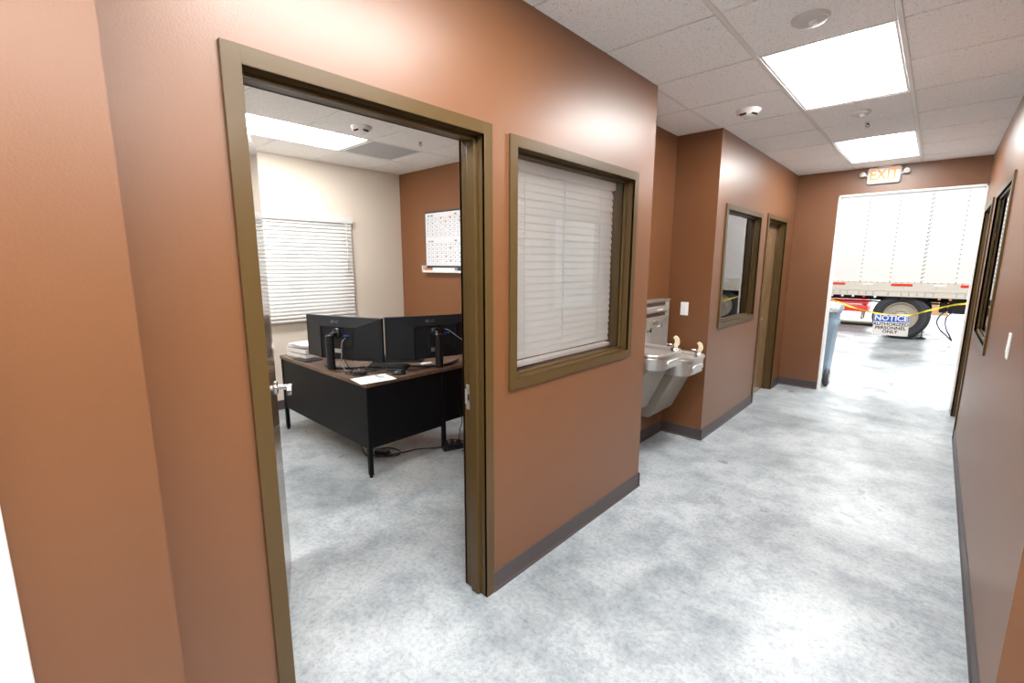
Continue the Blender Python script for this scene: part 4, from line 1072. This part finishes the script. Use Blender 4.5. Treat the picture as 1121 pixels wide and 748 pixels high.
# ------------------------------------------------------------------ yellow tape and notice sign in the opening
ty_ = YF + .151
tapepts = smooth_path([(-1.10, ty_, 1.185), (-.98, ty_, 1.172), (-.75, ty_, 1.085), (-.515, ty_ + .002, 1.028), (-.35, ty_, 1.016), (-.185, ty_ + .002, 1.028), (-.02, ty_, 1.095), (.20, ty_, 1.175), (.42, ty_, 1.205)], 8)
bm = NB(); R = []
for i, p in enumerate(tapepts):
    tw = .35 * math.sin(i * .55); hh = .0095
    R.append([p + Vector((0, -hh * math.sin(tw) - .0006, -hh * math.cos(tw))), p + Vector((0, hh * math.sin(tw) - .0006, hh * math.cos(tw))), p + Vector((0, hh * math.sin(tw) + .0006, hh * math.cos(tw))), p + Vector((0, -hh * math.sin(tw) + .0006, -hh * math.cos(tw)))])
loops(bm, R); tp = tag(obj('barrier_tape', bm, M['yellow'], sharp=80), 'yellow barrier tape strung across the far opening', 'barrier tape')
sg = thing('notice_sign', 'white and blue NOTICE sign hanging from the yellow tape', 'sign', (-.35, ty_ + .01, .86), 0)
sw, sh_ = .335, .250; Ms = Matrix.Translation((-.350, ty_ - .012, .893)) @ Matrix.Rotation(math.radians(-1.2), 4, 'Y')
def sign_part(nm, bm, m, lb=None): bm.transform(Ms); return obj(nm, bm, M[m], sg, label=lb)
bm = NB(); box(bm, -sw / 2, sw / 2, -.002, .002, -sh_ / 2, sh_ / 2, .0008, 1); sign_part('panel', bm, 'sign_white')
bm = NB(); box(bm, -sw / 2 + .003, sw / 2 - .003, -.0028, -.0018, sh_ / 2 - .085, sh_ / 2 - .004); sign_part('header_band', bm, 'sign_blue', 'blue header band')
Tm = lambda x, z, y=-.0034: basis((1, 0, 0), (0, 0, 1), (0, -1, 0), (x, y, z))
bm = text_bm('NOTICE', .088, .0005, .0028, .98); bm.transform(Tm(0, sh_ / 2 - .0435)); sign_part('header_lettering', bm, 'sign_white', 'white NOTICE lettering')
for s_, zz, sz, sx in (('AUTHORIZED', .010, .050, 1.06), ('PERSONNEL', -.035, .050, 1.06), ('ONLY', -.080, .050, 1.06)):
    bm = text_bm(s_, sz, .0004, .0012, sx); bm.transform(Tm(0, zz, -.0026)); sign_part('lettering', bm, 'sign_black', 'black ' + s_ + ' lettering')

# ------------------------------------------------------------------ wheeled bin left of the opening
bn = thing('wheeled_bin', 'grey-blue wheeled rubbish bin just outside the left edge of the far opening', 'wheeled bin', (-1.22, 7.55, 0))
bx0, bx1 = -1.36, -.93; R = []
for z_, ix, f, r_ in ((.04, .035, .08, 0), (.30, .025, .05, 0), (.78, .006, .012, 0), (.80, -.008, -.004, 0), (.86, -.008, -.004, 0), (.88, .004, .006, 0), (.94, .0, .0, 0), (.96, -.014, -.014, 0), (.985, -.014, -.014, 0)):
    a, b = bx0 + ix, bx1 - ix; c_, d_ = 7.30 + (.02 if z_ < .5 else 0), 7.82 - f * 1.6
    rr = .045; pts = []
    for (cx_, cy_, t0_) in ((b - rr, d_ - rr, 0), (a + rr, d_ - rr, PI / 2), (a + rr, c_ + rr, PI), (b - rr, c_ + rr, 1.5 * PI)):
        for i in range(5): t = t0_ + i * PI / 8; pts.append((cx_ + rr * math.cos(t), cy_ + rr * math.sin(t), z_))
    R.append(pts)
bm = NB(); loops(bm, R); obj('bin_body', bm, M['tote'], bn, sharp=40)
bm = NB(); prism(bm, [(7.285, .987), (7.285, 1.045), (7.36, 1.085), (7.55, 1.105), (7.78, 1.06), (7.85, 1.0), (7.85, .987)], 'x', bx0 - .03, bx1 + .03)
bmesh.ops.bevel(bm, geom=list(bm.edges), offset=.012, segments=3, affect='EDGES'); lid = obj('lid', bm, M['tote_lid'], bn)
bm = NB(); prism(bm, [(7.37, 1.088), (7.55, 1.108), (7.75, 1.070), (7.75, 1.080), (7.55, 1.120), (7.37, 1.098)], 'x', bx0 + .06, bx1 - .06); obj('lid_panel', bm, M['tote_lid'], lid)
bm = NB(); tube(bm, [(bx0 + .03, 7.262, 1.0), (bx1 - .03, 7.262, 1.0)], .014, 12)
for xx in (bx0 + .06, (bx0 + bx1) / 2, bx1 - .06): box(bm, xx - .012, xx + .012, 7.255, 7.31, .985, 1.012, .003)
obj('handle', bm, M['tote_lid'], bn)
for xx in (bx0 - .01, bx1 - .045):
    bm = NB(); lathe(bm, [(.05, xx), (.10, xx + .002), (.115, xx + .012), (.115, xx + .045), (.10, xx + .055), (.05, xx + .057)], (0, 7.295, .116), 'x', 32); wl = obj('wheel', bm, M['rubber'], bn)
    bm = NB(); lathe(bm, [(.055, xx - .002), (.055, xx + .059)], (0, 7.295, .116), 'x', 20); obj('wheel_hub', bm, M['rim'], wl)
bm = NB(); cyl(bm, (bx0, 7.295, .116), (bx1, 7.295, .116), .010, n=10); obj('axle', bm, M['silver'], bn)

# ------------------------------------------------------------------ warehouse high-bay lights (hang out of view, light the bay)
hb = None
for i, (x, y, z, e) in enumerate(((-4, 9.8, 6.6, 260), (0, 9.8, 6.6, 260), (4, 9.8, 6.6, 260), (-6, 16.1, 8, 700), (-2, 16.1, 8, 700), (2, 16.1, 8, 700), (6, 16.1, 8, 700), (-4, 26, 8, 400), (4, 26, 8, 400))):
    l = bpy.data.lights.new('high_bay', 'AREA'); l.shape = 'RECTANGLE'; l.size = 3.0; l.size_y = .35; l.energy = e; l.color = (1, .99, .97)
    o = bpy.data.objects.new('high_bay_light', l); C.objects.link(o); o.location = (x, y, z)
    tag(o, 'rectangular high bay light hanging over the warehouse floor', 'light', 'high bay lights over the warehouse')

l = bpy.data.lights.new('under_trailer_fill', 'AREA'); l.shape = 'RECTANGLE'; l.size = 14; l.size_y = 4; l.energy = 1100; l.color = (.95, .98, 1)  # added area light without a door, brightens the floor under the trailer
o = bpy.data.objects.new('under_trailer_fill', l); C.objects.link(o); o.location = (-1, 33.6, 2.2); o.rotation_euler = (-PI / 2, 0, 0)
tag(o, 'added fill light at the far end of the warehouse, brightening the floor under the trailer', 'light')

# ------------------------------------------------------------------ world, camera, colour
w = bpy.data.worlds.new('world'); bpy.context.scene.world = w; w.use_nodes = True
bg = w.node_tree.nodes['Background']; bg.inputs[0].default_value = (.94, .97, 1, 1); bg.inputs[1].default_value = 4.0

cam = bpy.data.cameras.new('camera'); co = bpy.data.objects.new('camera', cam); C.objects.link(co)
f_px, yaw, pit, rol = 502.687, math.radians(42.523), math.radians(-9.597), math.radians(.161)
fwd = Vector((-math.sin(yaw) * math.cos(pit), math.cos(yaw) * math.cos(pit), math.sin(pit)))
rt_ = Vector((math.cos(yaw), math.sin(yaw), 0)); up = rt_.cross(fwd)
r2 = math.cos(rol) * rt_ + math.sin(rol) * up; u2 = -math.sin(rol) * rt_ + math.cos(rol) * up
co.matrix_world = basis(r2, u2, -fwd, (0, 0, 1.608))
cam.sensor_width = 36; cam.lens = 36 * f_px / 1121; cam.clip_start = .02; cam.clip_end = 200
sc = bpy.context.scene; sc.camera = co
sc.view_settings.view_transform = 'Standard'; sc.view_settings.look = 'None'
sc.view_settings.gamma = 1; sc.view_settings.use_curve_mapping = False; sc.view_settings.exposure = 0.22
